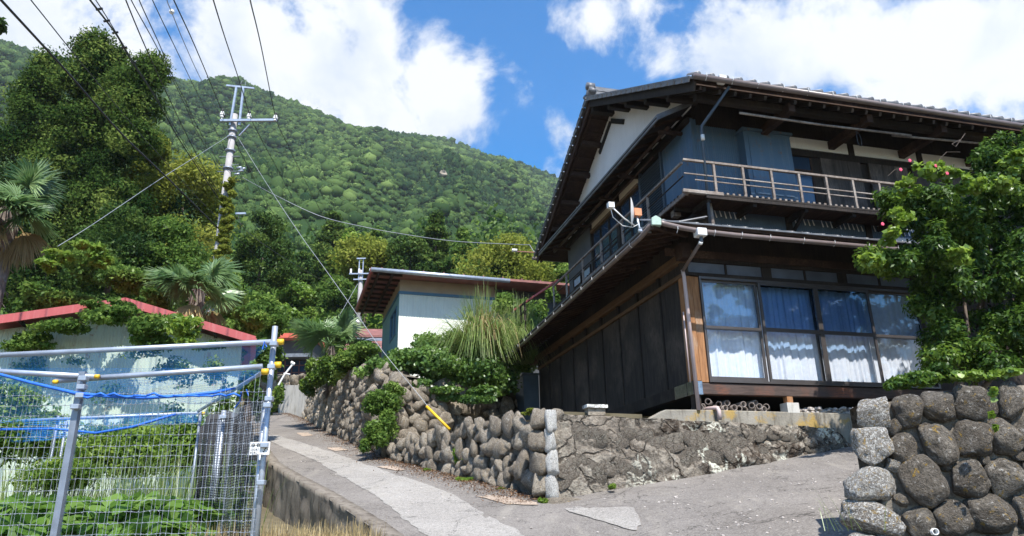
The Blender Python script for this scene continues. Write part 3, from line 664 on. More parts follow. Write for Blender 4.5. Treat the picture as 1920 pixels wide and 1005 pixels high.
# windows of the ground floor
PE = [.325, 1.47, 2.655, 3.80, 4.95]
W0, W1 = 3.615, 5.455
fr = HB(); fr.box(.315, 5.0, -.03, .10, W1-.03, W1+.012).box(.315, 5.0, -.03, .11, W0, W0+.035).box(.315, .345, -.03, .10, W0+.035, W1-.03); fr.box(4.955, 5.0, -.03, .1, W0+.035, W1-.03)
fr.build('window_frame', M['alu'])
for i in range(4):
    u0, u1 = PE[i]+(.022 if i == 0 else 0), PE[i+1]-(.0 if i < 3 else .0); outer = i in (1, 2)
    v = -.022 if outer else .03
    win = HB(); t = .045; zb, zt = W0+.037, W1-.032; zm = 4.57
    win.box(u0, u0+t, v, v+.035, zb, zt).box(u1-t-.002, u1-.002, v, v+.035, zb, zt).box(u0+t, u1-t-.002, v+.002, v+.033, zb, zb+.07 if not outer else zb+.045).box(u0+t, u1-t-.002, v+.002, v+.033, zt-.04, zt).box(u0+t, u1-t-.002, v, v+.035, zm-.035, zm+.03)
    wo = win.build('window', M['alu'])
    hbox('glass', M['double_glass_painted_sky'] if outer else M['glass_painted_sky'], u0+t, u1-t, v+.014, v+.020, zm+.03, zt-.04, wo)
    hbox('glass', M['glass'], u0+t, u1-t, v+.014, v+.020, zb+.07 if not outer else zb+.045, zm-.035, wo)
    # curtain
    n = 120; V = []; z_ = np.linspace(W0+.05, W1-.03, 9); ph = rng.uniform(0, 6)
    for k in range(n+1):
        f = k/n; u = u0-.02+(u1-u0+.05)*f
        d = .011*math.sin(f*48+ph+2.6*math.sin(f*7+ph)+1.1*math.sin(f*17))+.010*math.sin(f*21+ph*2+1.5*math.sin(f*5))+.004*math.sin(f*97+ph)
        for z in z_: V.append((u+.004*math.sin(z*3+k), .19+(.03 if outer else 0)+d*(1+.25*(W1-z)), z))
    F = [(k*9+j, (k+1)*9+j, (k+1)*9+j+1, k*9+j+1) for k in range(n) for j in range(8)]
    HB().add(V, F).build('curtain', M['curtain'], smooth=True)
hbox('room_back', M['dark_void'], .2, 6.0, .42, .46, 3.6, 6.2)
hbox('sash_gap', M['alu'], 2.60, 2.652, .075, .10, W0+.04, W1-.04)
# lintel and transom
hbox('lintel', M['wood_dark'], .0, 6.6, -.03, .13, 5.47, 5.53)
hbox('lintel', M['wood_dark'], .0, 6.6, -.012, .13, 5.735, 5.80)
M['transom'] = mat_plain('dusty transom pane', (.10, .115, .15), .35, 0, .35, 2, .05)
for (a, b) in ((.14, .86), (.90, 1.60), (1.80, 2.48), (2.52, 3.20), (3.40, 4.1), (4.14, 4.84), (5.04, 5.7), (5.74, 6.4)):
    hbox('transom_pane', M['transom'], a, b, .02, .04, 5.535, 5.73)
for (a, b) in ((0, .14), (.86, .90), (1.60, 1.80), (2.48, 2.52), (3.20, 3.40), (4.1, 4.14), (4.84, 5.04)):
    hbox('transom_post', M['wood_dark'], a+.001, b-.001, .0, .09, 5.532, 5.733)
hbox('wall_board', M['wood_dark'], .0, 8.7, -.008, .10, 5.802, 6.26)
hbox('side_extension', M['wood_dark'], 5.0, 8.7, .005, .14, 3.602, 5.47)
hbox('foundation_stone', M['pale_conc'], 1.70, 1.93, -.06, .14, 3.13, 3.30); s_ = hbox('stub_post', M['wood_orange'], 1.76, 1.87, .0, .11, 3.30, 3.412)
# side wall: boards between battens
B_ = [.06, .95, 1.93, 2.88, 3.85, 4.82, 5.79, 6.77, 7.72, 8.60]
for a, b in zip(B_[:-1], B_[1:]):
    hbox('wall_panel', M['panel'], .035, .06, a+.001, b-.001, 3.625, 5.43)
    hbox('cover_batten', M['wood_dark'], .008, .034, b-.045, b+.0, 3.625, 5.43)
    hbox('upper_panel', M['panel'], .05, .075, a+.02, b-.02, 5.502, 5.70)
    hbox('short_post', M['wood_dark'], .0, .10, b-.05, b+.05, 5.502, 5.70)
hbox('side_rail', M['beam_tan'], -.015, .09, .0, 8.66, 5.432, 5.50)
hbox('eave_beam', M['beam_tan'], -.04, .12, -.25, 9.35, 5.702, 5.86, bevel=.01)
hbox('wall_board', M['wood_dark'], .02, .10, .1, 8.7, 5.862, 6.45)
hbox('front_eave_beam', M['wood_brown'], -.30, 6.8, -.055, -.012, 5.80, 5.93)
hbox('corner_bracket', M['wood_brown'], -.12, .05, -.30, -.06, 5.70, 5.96)
# closet box at the far end
cb = hbox('storage_box', M['blue_dark'], -.42, .03, 8.72, 9.55, 4.0, 5.30); hbox('lid', M['blue_dark'], -.46, .03, 8.68, 9.6, 5.302, 5.36, cb)
corr('corrugated_side', M['blue_dark'], (-.43, 8.72), (-.43, 9.55), 4.0, 5.30, .006, .05, (-1, 0), cb)
# lower pent roof (front + gable side, hipped corner)
GE = -.92; GV = -.90
def pent_front(u): return u
pt = HB(); zt0, zt1 = 6.0, 6.44
# underside boards and top: front slope from v=0 (z 6.40) to v=-.9 (z 6.0); side slope from u=.5 to u=-.92
def quad_slab(mb, a, b, c, d, t):
    a, b, c, d = [np.array(p, float) for p in (a, b, c, d)]; n = np.cross(b-a, d-a); n /= np.linalg.norm(n)
    if n[2] < 0: n = -n
    P = [a, b, c, d]; mb.add(P+[p+n*t for p in P], [(0, 1, 2, 3), (7, 6, 5, 4), (0, 4, 5, 1), (1, 5, 6, 2), (2, 6, 7, 3), (3, 7, 4, 0)])
quad_slab(pt, (GE, GV, 5.99), (8.7, GV, 5.99), (8.7, -.005, 6.36), (.49, -.005, 6.36), .05)
pt.build('front_pent_roof', M['wood_brown'])
pt = HB(); quad_slab(pt, (GE, GV, 5.97), (.49, -.005, 6.36), (.49, 9.4, 6.36), (GE, 9.4, 5.74), .05); pt.build('side_pent_roof', M['wood_brown'])
def side_z(u, v): # underside height of the side slope
    e = 5.985-.23*(v-GV)/10.3; return e+(6.34-e)*(u-GE)/(.49-GE)
for i in range(37):
    v = -.55+i*.27; u1 = .49 if v > 0 else GE+.03+(v-GV)*1.55
    HB().bar((GE+.02, v, side_z(GE+.02, v)-.045), (min(.0, u1), v, side_z(min(.0, u1), v)-.045), .045, .05).build('rafter', M['wood_brown'])
for i in range(28):
    u = -.7+i*.30; HB().bar((u, GV+.03, 5.955), (u, min(-.06, GV+.03+(u-GE)*.63 if u < .5 else -.06), 5.955+.37/.9*(min(-.06, GV+.03+(u-GE)*.63 if u < .5 else -.06)-GV-.03)), .045, .05).build('rafter', M['wood_dark'])
HB().bar((GE-.02, GV-.02, 5.93), (.0, -.30, 6.10), .07, .08).build('hip_rafter', M['wood_brown'])
# eave edge tiles along the lower roof (front)
def tile_mesh(r=.045, L=.34):
    mb = MB(); n = 8; vs = []; 
    for k in range(n+1):
        t = math.pi*k/n; vs += [(r*math.cos(t), 0, r*math.sin(t)), (r*math.cos(t), L, r*math.sin(t))]
    mb.add(vs, [(2*k, 2*k+2, 2*k+3, 2*k+1) for k in range(n)]+[tuple([2*k for k in range(n+1)])[::-1]])
    me = bpy.data.meshes.new('cover_tile'); me.from_pydata(mb.v, [], mb.f); me.polygons.foreach_set('use_smooth', [True]*len(me.polygons)); me.update(); me.materials.append(M['tile']); return me
TM = tile_mesh()
def put(me, name, loc, rot, parent=H, scale=(1, 1, 1)):
    o = bpy.data.objects.new(name, me); COL.objects.link(o); o.parent = parent; o.location = (loc[0], loc[1], loc[2]-HZ); o.rotation_euler = rot; o.scale = scale; return o
slF = math.atan2(.37, .9)
for i in range(27): put(TM, 'cover_tile', (-.75+i*.30, GV-.045, 6.035), (slF, 0, 0), scale=(1, 2.6, .7))
slS = math.atan2(.37, 1.41)
for i in range(36): v = -.6+i*.28; put(TM, 'cover_tile', (GE-.03, v, 6.02-.0222*(v+.9)), (slS, 0, -math.pi/2), scale=(1, 3.6, .7))
HB().box(GE-.04, 7.6, GV-.05, GV+.0, 6.03, 6.055).build('eave_edge_tiles', M['tile'])
HB().poly_prism([(GE-.045, GV-.045, 6.01), (GE-.045, 9.4, 5.79), (GE-.045, 9.4, 5.81), (GE-.045, GV-.045, 6.045)], (.05, 0, 0)).build('eave_edge_tiles', M['tile'])
# gutters
def gutter(pts, r, name='gutter', mat='gutter', parent=None):
    mb = HB(); mb.tube(pts, r, 10); return mb.build(name, M[mat], parent, True)
g1 = gutter([(GE+.06, GV-.02, 6.03), (-.75, GV-.05, 5.985), (-.45, GV-.06, 5.935), (-.1, GV-.07, 5.90), (.5, GV-.07, 5.885), (7.6, GV-.07, 5.88)], .042)
g2 = gutter([(GE+.0, GV+.0, 6.01), (GE-.05, GV+.35, 5.90), (GE-.07, GV+1.0, 5.865), (GE-.07, 9.35, 5.655)], .042)
for u in (-.55, .12, .62, 1.15, 1.8, 2.4, 3.1, 3.7, 4.3): HB().tube([(u, GV-.12, 5.93), (u, GV-.118, 5.885), (u, GV-.07, 5.832)], .005, 5).build('gutter_clip', M['white_pvc'], g1)
for k in range(16): v = GV+.7+k*.6; z = 5.865-.0206*(v-.1); HB().tube([(GE-.115, v, z+.045), (GE-.118, v, z-.005), (GE-.07, v, z-.047)], .005, 5).build('gutter_clip', M['white_pvc'], g2)
put_ = HB().box(-.22, -.05, GV-.16, GV-.0, 5.80, 5.93); put_.build('gutter_hopper', M['white_pvc'], g1, bevel=.01)
HB().tube([(-.13, GV-.08, 5.80), (-.13, GV-.08, 5.70)], .028, 8).build('pipe_elbow', M['blue_dark'], g1, True)
HB().tube([(-.14, GV-.08, 5.715), (-.14, GV-.05, 5.68)], .036, 8).build('pipe_elbow', M['white_pvc'], g1, True)
HB().tube([(-.14, GV-.05, 5.70), (-.02, -.10, 5.52)], .028, 8).build('downpipe', M['gutter'], None, True)
HB().tube([(-.02, -.085, 5.54), (.0, -.075, 5.42), (.03, -.07, 3.14)], .033, 10).build('downpipe', M['pipe_pink'], None, True)
HB().tube([(-.05, -.02, 4.8), (-.045, -.02, 3.6)], .012, 6).build('conduit', M['pipe_pink'], None, True)
HB().box(GE-.10, GE+.02, 9.30, 9.42, 5.58, 5.70).build('gutter_hopper', M['white_pvc'], g2)
hc = HB(); hc.poly_prism([(GE-.07, GV-.09, 5.93), (GE+.09, GV-.11, 5.93), (GE+.10, GV-.11, 6.05), (GE+.01, GV-.10, 6.10), (GE-.07, GV-.09, 6.05)], (.10, .28, .04)); hc.build('corner_cap', M['green_cap'], bevel=.01)

# vent wall between the lower roof and the balcony
for (a, b) in ((.62, 2.24), (2.38, 4.0), (4.14, 5.7)):
    p = corr('vent_panel', M['blue_dark'], (a, -.012), (b, -.012), 6.26, 6.80, .006, .042)
    sl = HB(); R = random.Random(int(a*10))
    for r_, zc in ((0, 6.70), (1, 6.42)):
        for k in range(int((b-a)/.098)):
            if R.random() < .12 or (r_ == 0 and a < 1 and k > 7): continue
            u = a+.06+k*.098+.03*r_; z = zc+R.uniform(-.015, .015)-.03*(k*.05)
            L = R.uniform(.055, .078); w = .012
            sl.add([(u-.004, -.026, z+L), (u+.004, -.026, z+L), (u+.028+w, -.026, z-L), (u+.028-w, -.026, z-L)], [(0, 1, 2, 3)])
            sl.add([(u-.004, -.018, z+L), (u+.004, -.018, z+L), (u+.028+w, -.018, z-L), (u+.028-w, -.018, z-L)], [(3, 2, 1, 0)])
    sl.build('painted_slit_light', M['plaster'], p)  # white quads paint the daylight showing through the slits
for (a, b) in ((.5, .62), (2.24, 2.38), (4.0, 4.14)): hbox('vent_post', M['wood_dark'], a+.002, b-.002, -.03, .08, 6.26, 6.80)
hbox('vent_side_wall', M['wood_dark'], .5, .6, .02, 7.1, 6.3, 6.85)

# upper storey walls
corr('corrugated_wall', M['blue_metal'], (.5, 0), (1.44, 0), 6.86, 8.62, .012, .042)
corr('corrugated_wall', M['blue_metal'], (.5, .001), (.5, 1.22), 6.86, 8.62, .012, .042, (-1, 0))
hbox('corner_trim', M['blue_metal'], .485, .53, -.02, .025, 6.86, 8.62)
db = hbox('shutter_box', M['blue_metal'], 1.44, 2.44, -.24, .02, 7.0, 8.36); hbox('shutter_box_lid', M['blue_metal'], 1.40, 2.48, -.29, .02, 8.362, 8.41, db); hbox('shutter_box_panel', M['blue_metal'], 1.53, 2.35, -.252, -.242, 7.06, 8.29, db)
hbox('balcony_door_jamb', M['wood_dark'], 2.44, 2.52, -.02, .10, 6.86, 8.10); hbox('lintel', M['wood_dark'], 2.44, 8.7, -.03, .1, 8.10, 8.24)
bw = HB().box(2.53, 2.57, 0, .05, 6.9, 8.09).box(3.02, 3.06, 0, .05, 6.9, 8.09).box(2.57, 3.02, 0, .05, 7.78, 7.82).build('balcony_window', M['wood_brown'])
hbox('pane', M['glass_dark'], 2.57, 3.02, .02, .03, 6.9, 7.78, bw); hbox('pane', M['glass_dark'], 2.57, 3.02, .02, .03, 7.82, 8.09, bw)
hbox('wall_board', M['wood_dark'], 3.06, 3.24, .0, .1, 6.86, 8.098); k = 0
for (a, b, v) in ((3.24, 3.55, -.03), (3.555, 3.86, -.03), (3.865, 4.16, -.03), (4.34, 4.64, -.05), (4.645, 4.96, -.05), (4.965, 5.27, -.05), (5.4, 5.8, -.03), (5.81, 6.2, -.03), (6.3, 7.4, -.03)):
    hbox('shutter_board', M['wood_door'], a, b, v, v+.03, 6.88, 8.098)
hbox('wall_board', M['wood_dark'], 3.2, 8.7, .012, .1, 6.86, 8.097)
hbox('plaster_band', M['plaster'], 2.32, 3.94, -.015, .05, 8.262, 8.50); hbox('plaster_band', M['plaster'], 4.08, 5.6, -.015, .05, 8.262, 8.50); hbox('plaster_band', M['plaster'], 5.74, 8.7, -.015, .05, 8.262, 8.50)
hbox('wall_post', M['wood_dark'], 3.942, 4.078, -.03, .05, 8.242, 8.50); hbox('wall_post', M['wood_dark'], 5.602, 5.738, -.03, .05, 8.242, 8.50)
hbox('wall_plate', M['wood_dark'], .6, 8.7, -.02, .12, 8.503, 9.2)
# side of the upper storey
lou = hbox('louvre_shutter', M['blue_dark'], .50, .53, 1.24, 2.28, 6.9, 8.5)
for k in range(26):
    z = 7.02+k*.056; HB().bar((.475, 1.28, z), (.475, 2.24, z), .012, .05, (.6, 0, 1)).build('louvre_slat', M['blue_dark'], lou)
hbox('frame_post', M['blue_dark'], .45, .52, 1.22, 1.28, 6.9, 8.55, lou); hbox('frame_post', M['blue_dark'], .45, .52, 2.24, 2.31, 6.9, 8.55, lou)
M['plaster_cream'] = mat_plain('cream plaster', (.66, .58, .47), .85, 0, .06, 2, .1)
hbox('plaster_band', M['plaster_cream'], .47, .52, 2.33, 3.40, 8.36, 8.56); hbox('plaster_band', M['plaster_cream'], .47, .52, 3.58, 5.18, 8.36, 8.56)
hbox('wall_post', M['wood_dark'], .43, .53, 3.41, 3.57, 6.9, 8.6); hbox('wall_post', M['wood_dark'], .45, .53, 5.19, 5.28, 6.9, 8.6); 
hbox('side_lintel', M['beam_tan'], .42, .53, 2.32, 5.19, 8.29, 8.355)
for (a, b) in ((2.33, 2.86), (2.88, 3.40), (3.58, 4.1), (4.12, 4.64), (4.66, 5.18)):
    w = HB().box(.48, .51, a, a+.04, 6.9, 8.285).box(.48, .51, b-.04, b, 6.9, 8.285).box(.481, .509, a+.04, b-.04, 7.5, 7.54).box(.481, .509, a+.04, b-.04, 8.24, 8.284).build('side_window', M['wood_dark'])
    hbox('pane', M['glass_dark'], .495, .5, a+.04, b-.04, 6.95, 7.5, w); hbox('pane', M['glass_dark'], .495, .5, a+.04, b-.04, 7.54, 8.24, w)
M['wall_grey'] = mat_plain('dark grey wall board', (.075, .08, .085), .8, 0, .2, 2, .2)
hbox('side_wall_board', M['wall_grey'], .49, .54, 5.29, 7.1, 6.3, 8.62)
M['pane_blue'] = mat_plain('pale window pane', (.30, .36, .43), .25, 0, .15, 2, 0)
for (a, b) in ((5.45, 5.95), (6.15, 6.65)):
    w = HB().box(.455, .488, a-.05, a, 6.55, 7.55).box(.455, .488, b, b+.05, 6.55, 7.55).box(.455, .488, a, b, 6.98, 7.02).box(.455, .488, a, b, 7.26, 7.30).box(.455, .488, a, b, 7.5, 7.55).build('lattice_window', M['wood_dark'])
    for z0, z1 in ((6.55, 6.98), (7.02, 7.26), (7.30, 7.5)): hbox('pane', M['pane_blue'], .47, .48, a, b, z0, z1, w)
hbox('beam', M['wood_dark'], .43, .56, .0, 7.1, 8.56, 8.66)

# balcony
BU = -.05; BV = -.60; BZ = 6.80
for (a, b) in ((.0, 1.15), (1.16, 2.3), (2.31, 3.45), (3.46, 4.6)):
    n = 12
    for k in range(n): 
        u0 = a+(b-a)*k/n; HB().poly_prism([(u0, BV, BZ-.045), (u0+(b-a)/n-.008, BV, BZ-.045), (u0+(b-a)/n-.008+.0, -.02, BZ-.045), (u0, -.02, BZ-.045)], (0, 0, .03)).build('floor_board', M['wood_brown'])
hbox('balcony_front_beam', M['wood_dark'], .28, 4.62, BV-.02, BV+.045, BZ-.105, BZ-.046)
hbox('balcony_front_beam', M['wood_grey'], -.16, .62, BV-.035, BV+.03, BZ-.048, BZ+.022, bevel=.01)
hbox('floor_edge', M['wood_dark'], .62, 4.62, BV-.025, BV+.02, BZ-.044, BZ-.012)
for k in range(34): hbox('edge_block', M['wood_grey'], .68+k*.116, .725+k*.116, BV-.022, BV+.02, BZ-.012, BZ+.022)
for u in (.35, 1.25, 2.3, 3.3, 4.3): HB().bar((u, BV+.03, BZ-.12), (u, -.02, BZ-.12), .07, .09).build('joist', M['wood_dark'])
for u in (2.3, 4.3): HB().bar((u, BV+.1, BZ-.14), (u, -.04, BZ-.42), .05, .05).build('brace', M['wood_dark'])
RAILZ = [(7.385, .05, .045), (7.125, .022, .026), (7.02, .02, .024)]
for i, (z, w, hh) in enumerate(RAILZ):
    HB().bar((-.10+.10*(i == 2)*2, BV+.0, z+.004), (4.7, BV, z-.01), w, hh).build('hand_rail' if i == 0 else 'middle_rail', M['wood_grey'], bevel=.006)
for u in (.49, 1.065, 1.64, 2.215, 2.79, 3.365, 3.95, 4.5): HB().bar((u, BV, BZ+.0), (u, BV, 7.36), .042, .042, (0, 1, 0)).build('baluster', M['wood_grey'])
# side balcony
for k in range(40):
    v = -.50+k*.115; HB().box(BU-.0, .46, v, v+.10, BZ-.05, BZ-.02).build('floor_board', M['wood_brown'])
HB().bar((BU, -.62, BZ-.01), (BU, 4.6, BZ-.03), .055, .07).build('balcony_side_beam', M['wood_grey'])
for k in range(36): v = -.3+k*.13; HB().box(BU-.035, BU+.03, v, v+.045, BZ+.012, BZ+.04).build('edge_block', M['wood_dark'])
for i, (z, w, hh) in enumerate(RAILZ[:2]): HB().bar((BU, -.48, z+.01), (BU, 6.9, z-.02), w, hh).build('hand_rail' if i == 0 else 'middle_rail', M['wood_grey'] if i == 0 else M['wood_dark'], bevel=.006)
for v in (.95, 2.2, 3.4, 4.6, 5.8, 6.85): HB().bar((BU, v, BZ-.05), (BU, v, 7.36), .042, .042).build('baluster', M['wood_grey'])
hbox('balcony_side_beam', M['wood_dark'], BU-.02, BU+.03, 4.62, 6.9, BZ-.08, BZ-.02)
for v in (.0, 1.2, 2.4, 3.6, 4.5, 5.8): HB().bar((BU+.03, v, BZ-.09), (.5, v, BZ-.09), .06, .07).build('joist', M['wood_dark'])
hbox('wood_block', M['wood_grey'], .02, .16, .1, .22, BZ-.17, BZ-.055)
# white-grey upright post beside the corner
HB().tube([(.50, -.36, 6.15), (.47, -.37, 6.70)], .045, 8).build('support_post', M['wood_grey'], None, True)
HB().tube([(.55, -1.30, 8.52), (.28, -.72, 8.03), (.30, -.66, 7.9), (.36, -.50, 6.2)], .026, 8).build('downpipe', M['blue_dark'], None, True)
HB().tube([(.288, -.70, 7.87), (.292, -.69, 7.77)], .034, 8).build('pipe_sleeve', M['white_pvc'], None, True)
HB().box(.33, .47, -1.38, -1.25, 8.55, 8.68).build('gutter_hopper', M['white_pvc'], bevel=.01)

# middle pent roof on the gable side
PU = -.15
mp = HB(); quad_slab(mp, (PU, .08, 8.56), (.50, -.1, 8.86), (.50, 7.9, 8.86), (PU, 7.75, 8.56), .05); mp.build('gable_pent_roof', M['wood_dark'])
HB().poly_prism([(PU-.01, .06, 8.55), (PU-.01, 7.76, 8.55), (PU-.01, 7.76, 8.66), (PU-.01, .06, 8.66)], (.03, 0, 0)).build('fascia_board', M['tile'])
HB().poly_prism([(PU, .05, 8.55), (.5, -.13, 8.85), (.5, -.13, 8.95), (PU, .05, 8.66)], (0, .03, 0)).build('fascia_board', M['tile'])
for k in range(17): v = .3+k*.45; HB().bar((PU+.03, v, 8.545), (.5, v, 8.815), .05, .05).build('rafter', M['wood_brown'])
HB().tube([(.16, .25, 8.53), (.18, 3.6, 8.51), (.16, 7.3, 8.53)], .036, 8).build('purlin_pole', M['wood_brown'], None, True)
HB().tube([(.34, 1.3, 8.46), (.34, 5.6, 8.44)], .022, 8).build('purlin_pole', M['wood_brown'], None, True)
for v in (.35, 2.3, 3.5, 5.2, 6.9): HB().bar((.0, v, 8.47), (.52, v, 8.49), .06, .06).build('bracket_arm', M['wood_brown'])

# gable plaster
GR = [(-1.25, 8.66), (3.45, 11.14), (8.13, 8.72)]
def roofz(v): return np.interp(v, [g[0] for g in GR], [g[1] for g in GR])
gp = HB(); gp.poly_prism([(.5, -.02, 8.86), (.5, -.02, roofz(-.02)-.2), (.5, 3.45, 11.14-.2), (.5, 7.1, roofz(7.1)-.2), (.5, 7.1, 8.86)], (.04, 0, 0)); gp.build('gable_plaster', M['plaster'])
ch = HB(); ch.bar((.485, 2.86, 10.18), (.485, 3.55, 10.60), .05, .12, (0, -.5, 1)); ch.build('gable_vent', M['dark_void'])
ch = HB(); ch.bar((.485, 3.62, 10.60), (.485, 4.40, 10.16), .05, .10, (0, .5, 1)); ch.build('gable_vent', M['dark_void'])
# main roof
RU0, RU1 = -.10, 8.8
for sgn, (va, za) in ((0, GR[0]), (1, GR[2])):
    vb, zb = GR[1]; r = HB(); th = .16
    P = [(RU0, va, za-.17), (RU1, va, za-.17), (RU1, vb, zb-.17), (RU0, vb, zb-.17)]
    r.add(P+[(p[0], p[1], p[2]+.12) for p in P], [(0, 1, 2, 3), (7, 6, 5, 4), (0, 4, 5, 1), (1, 5, 6, 2), (2, 6, 7, 3), (3, 7, 4, 0)])
    r.build('roof_deck', M['wood_brown'])
    # wavy tile field
    nu_ = int((RU1-RU0)/.27*6); L = abs(vb-va); nr = int(math.hypot(L, zb-za)/.26); V = []; F = []
    for j in range(nr):
        for e in (0, 1):
            t = (j+e)/nr; lift = .022 if e == 0 else 0
            for i in range(nu_+1):
                u = RU0+(RU1-RU0)*i/nu_; w = (.5+.5*math.cos(i/6*2*math.pi))**2*.035
                V.append((u, va+(vb-va)*t, za+(zb-za)*t-.048+w+lift))
    k = nu_+1
    for j in range(nr):
        for i in range(nu_): F.append((2*j*k+i, 2*j*k+i+1, (2*j+1)*k+i+1, (2*j+1)*k+i))
        if j < nr-1:
            for i in range(nu_): F.append(((2*j+1)*k+i, (2*j+1)*k+i+1, (2*j+2)*k+i+1, (2*j+2)*k+i))
    V = [(a, b, c-HZ) for a, b, c in V]
    o = link_mesh('roof_tiles', np_mesh('roof_tiles', V, F, smooth=True), M['tile'], H); o['kind'] = 'stuff'
    # verge tiles and barge board
    n = int(math.hypot(L, zb-za)/.27); ang = math.atan2(zb-za, vb-va)
    for j in range(n):
        t = (j+.5)/n; v = va+(vb-va)*t; z = za+(zb-za)*t
        vt = HB(); d = np.array([0, vb-va, zb-za]); d /= np.linalg.norm(d); c = np.array([RU0-.02, v, z-.035]); 
        vt.bar(c-d*.125, c+d*.115, .16, .035, (0, -d[2]*np.sign(d[1]), abs(d[1]))).bar(c-d*.13+np.array([-.06, 0, -.035]), c+d*.10+np.array([-.06, 0, -.045]), .025, .10, (0, -d[2]*np.sign(d[1]), abs(d[1])))
        vt.build('verge_tile', M['tile'])
    d = np.array([0, vb-va, zb-za]); b = HB(); b.bar((RU0+.01, va, za-.20), (RU0+.01, vb, zb-.20), .035, .17); b.build('barge_board', M['wood_dark'] if sgn == 0 else M['wood_brown'])
    b = HB(); b.bar((RU0+.12, va, za-.22), (RU0+.12, vb, zb-.22), .05, .06); b.build('verge_rafter', M['wood_brown'])
for i in range(33): put(TM, 'cover_tile', (RU0+.05+i*.27, -1.33, 8.645), (math.atan2(2.48, 4.7), 0, 0), scale=(1.2, 1, 1.3))
hbox('eave_edge_tiles', M['tile'], RU0, RU1, -1.30, -1.26, 8.585, 8.635)
# purlins through the gable, and rafters under the eaves
for v in (-.15, .75, 1.65, 2.55): z = roofz(v)-.32; HB().bar((-.02, v, z), (.6, v, z), .13, .13).build('purlin_end', M['wood_dark'], bevel=.01)
for v in (4.35, 5.2, 6.05, 6.9): z = roofz(v)-.32; HB().bar((-.02, v, z), (.6, v, z), .12, .12).build('purlin_end', M['wood_brown'], bevel=.01)
HB().bar((-.05, 3.45, 10.80), (.6, 3.45, 10.80), .16, .2).build('ridge_beam', M['wood_dark'])
for i in range(29):
    u = .1+i*.30; z0 = 8.66-.22; HB().bar((u, -1.22, z0), (u, .0, z0+.643), .05, .07).build('rafter', M['wood_dark'])
for k in range(24):
    u = .0+k*.0; 
for k, v in enumerate(np.arange(3.8, 8.0, .34)): HB().bar((-.07, v, roofz(v)-.21), (.5, v, roofz(v)-.21), .03, .03).build('batten', M['wood_brown'])
hbox('eave_purlin', M['wood_dark'], .1, 8.6, -.95, -.83, 8.42, 8.54)
for u in (1.89, 3.55, 5.22, 6.9): HB().bar((u, -1.12, 8.40), (u, .05, 8.40), .13, .16).build('eave_bracket', M['wood_brown'])
g = gutter([(-.16, -1.37, 8.575), (8.7, -1.37, 8.52)], .05)
for k in range(17): u = .05+k*.5; HB().tube([(u, -1.43, 8.63), (u, -1.43, 8.57), (u, -1.37, 8.51)], .006, 5).build('gutter_clip', M['white_pvc'], g)
gutter([(-.2, 8.25, 8.64), (8.7, 8.25, 8.60)], .05)
HB().tube([(.9, -.98, 8.23), (2.6, -.97, 8.215), (4.55, -.98, 8.24)], .022, 8).build('drying_pole', M['wood_grey'], None, True)
HB().tube([(4.2, -.90, 8.24), (6.3, -.90, 8.33)], .022, 8).build('drying_pole', M['wood_grey'], None, True)
lp = [(3.42+.06*math.cos(t), -.95+.01*t, 8.08+.16*math.sin(t)) for t in np.linspace(1.3, 8.2, 16)]
HB().tube(lp, .007, 5).build('cord_loop', M['black_cable'])
# ridge
rb = hbox('ridge_base', M['tile'], RU0+.05, RU1, 3.33, 3.57, 11.06, 11.20)
for k in range(3): hbox('ridge_course', M['tile'], RU0+.08+.03*k, RU1, 3.35-.01*(k == 1), 3.55+.01*(k == 1), 11.205+k*.055, 11.25+k*.055, rb)
HB().tube([(RU0+.1, 3.45, 11.38), (RU1, 3.45, 11.38)], .055, 8).build('ridge_cap', M['tile'], rb, True)
orn = HB(); orn.tube([(RU0-.02, 3.45, 11.22), (RU0+.09, 3.45, 11.22)], .17, 14); orn.tube([(RU0-.05, 3.45, 11.42), (RU0+.14, 3.45, 11.42)], .095, 12); orn.tube([(RU0-.05, 3.30, 11.22), (RU0+.1, 3.24, 11.16)], .07, 8); orn.tube([(RU0-.05, 3.60, 11.22), (RU0+.1, 3.68, 11.16)], .07, 8)
orn.build('ridge_end_tile', M['tile'], None, True)
# cable bracket at the rear eave corner
HB().bar((-.15, 8.0, 8.74), (-.75, 8.05, 8.74), .02, .02).build('cable_bracket', M['rust_roof']); HB().tube([(-.72, 8.05, 8.77), (-.86, 8.05, 8.77)], .05, 8).build('insulator', M['white_pvc'], None, True)
# small rear balcony lattice
lt = HB(); 
for z in (6.45, 6.75, 7.05, 7.3): lt.bar((-.45, 9.6, z), (.5, 9.6, z), .04, .04); lt.bar((-.45, 9.6, z), (-.45, 8.2, z), .04, .04)
for u in (-.45, -.1, .25): lt.bar((u, 9.6, 6.2), (u, 9.6, 7.4), .05, .05)
for v in (8.3, 8.75, 9.2): lt.bar((-.45, v, 6.0), (-.45, v, 7.3), .05, .05)
lt.build('rear_lattice_rail', M['wood_dark'])
HB().bar((-.42, 9.6, 7.42), (.5, 8.0, 7.95), .05, .06).build('red_rail', M['red_metal'])

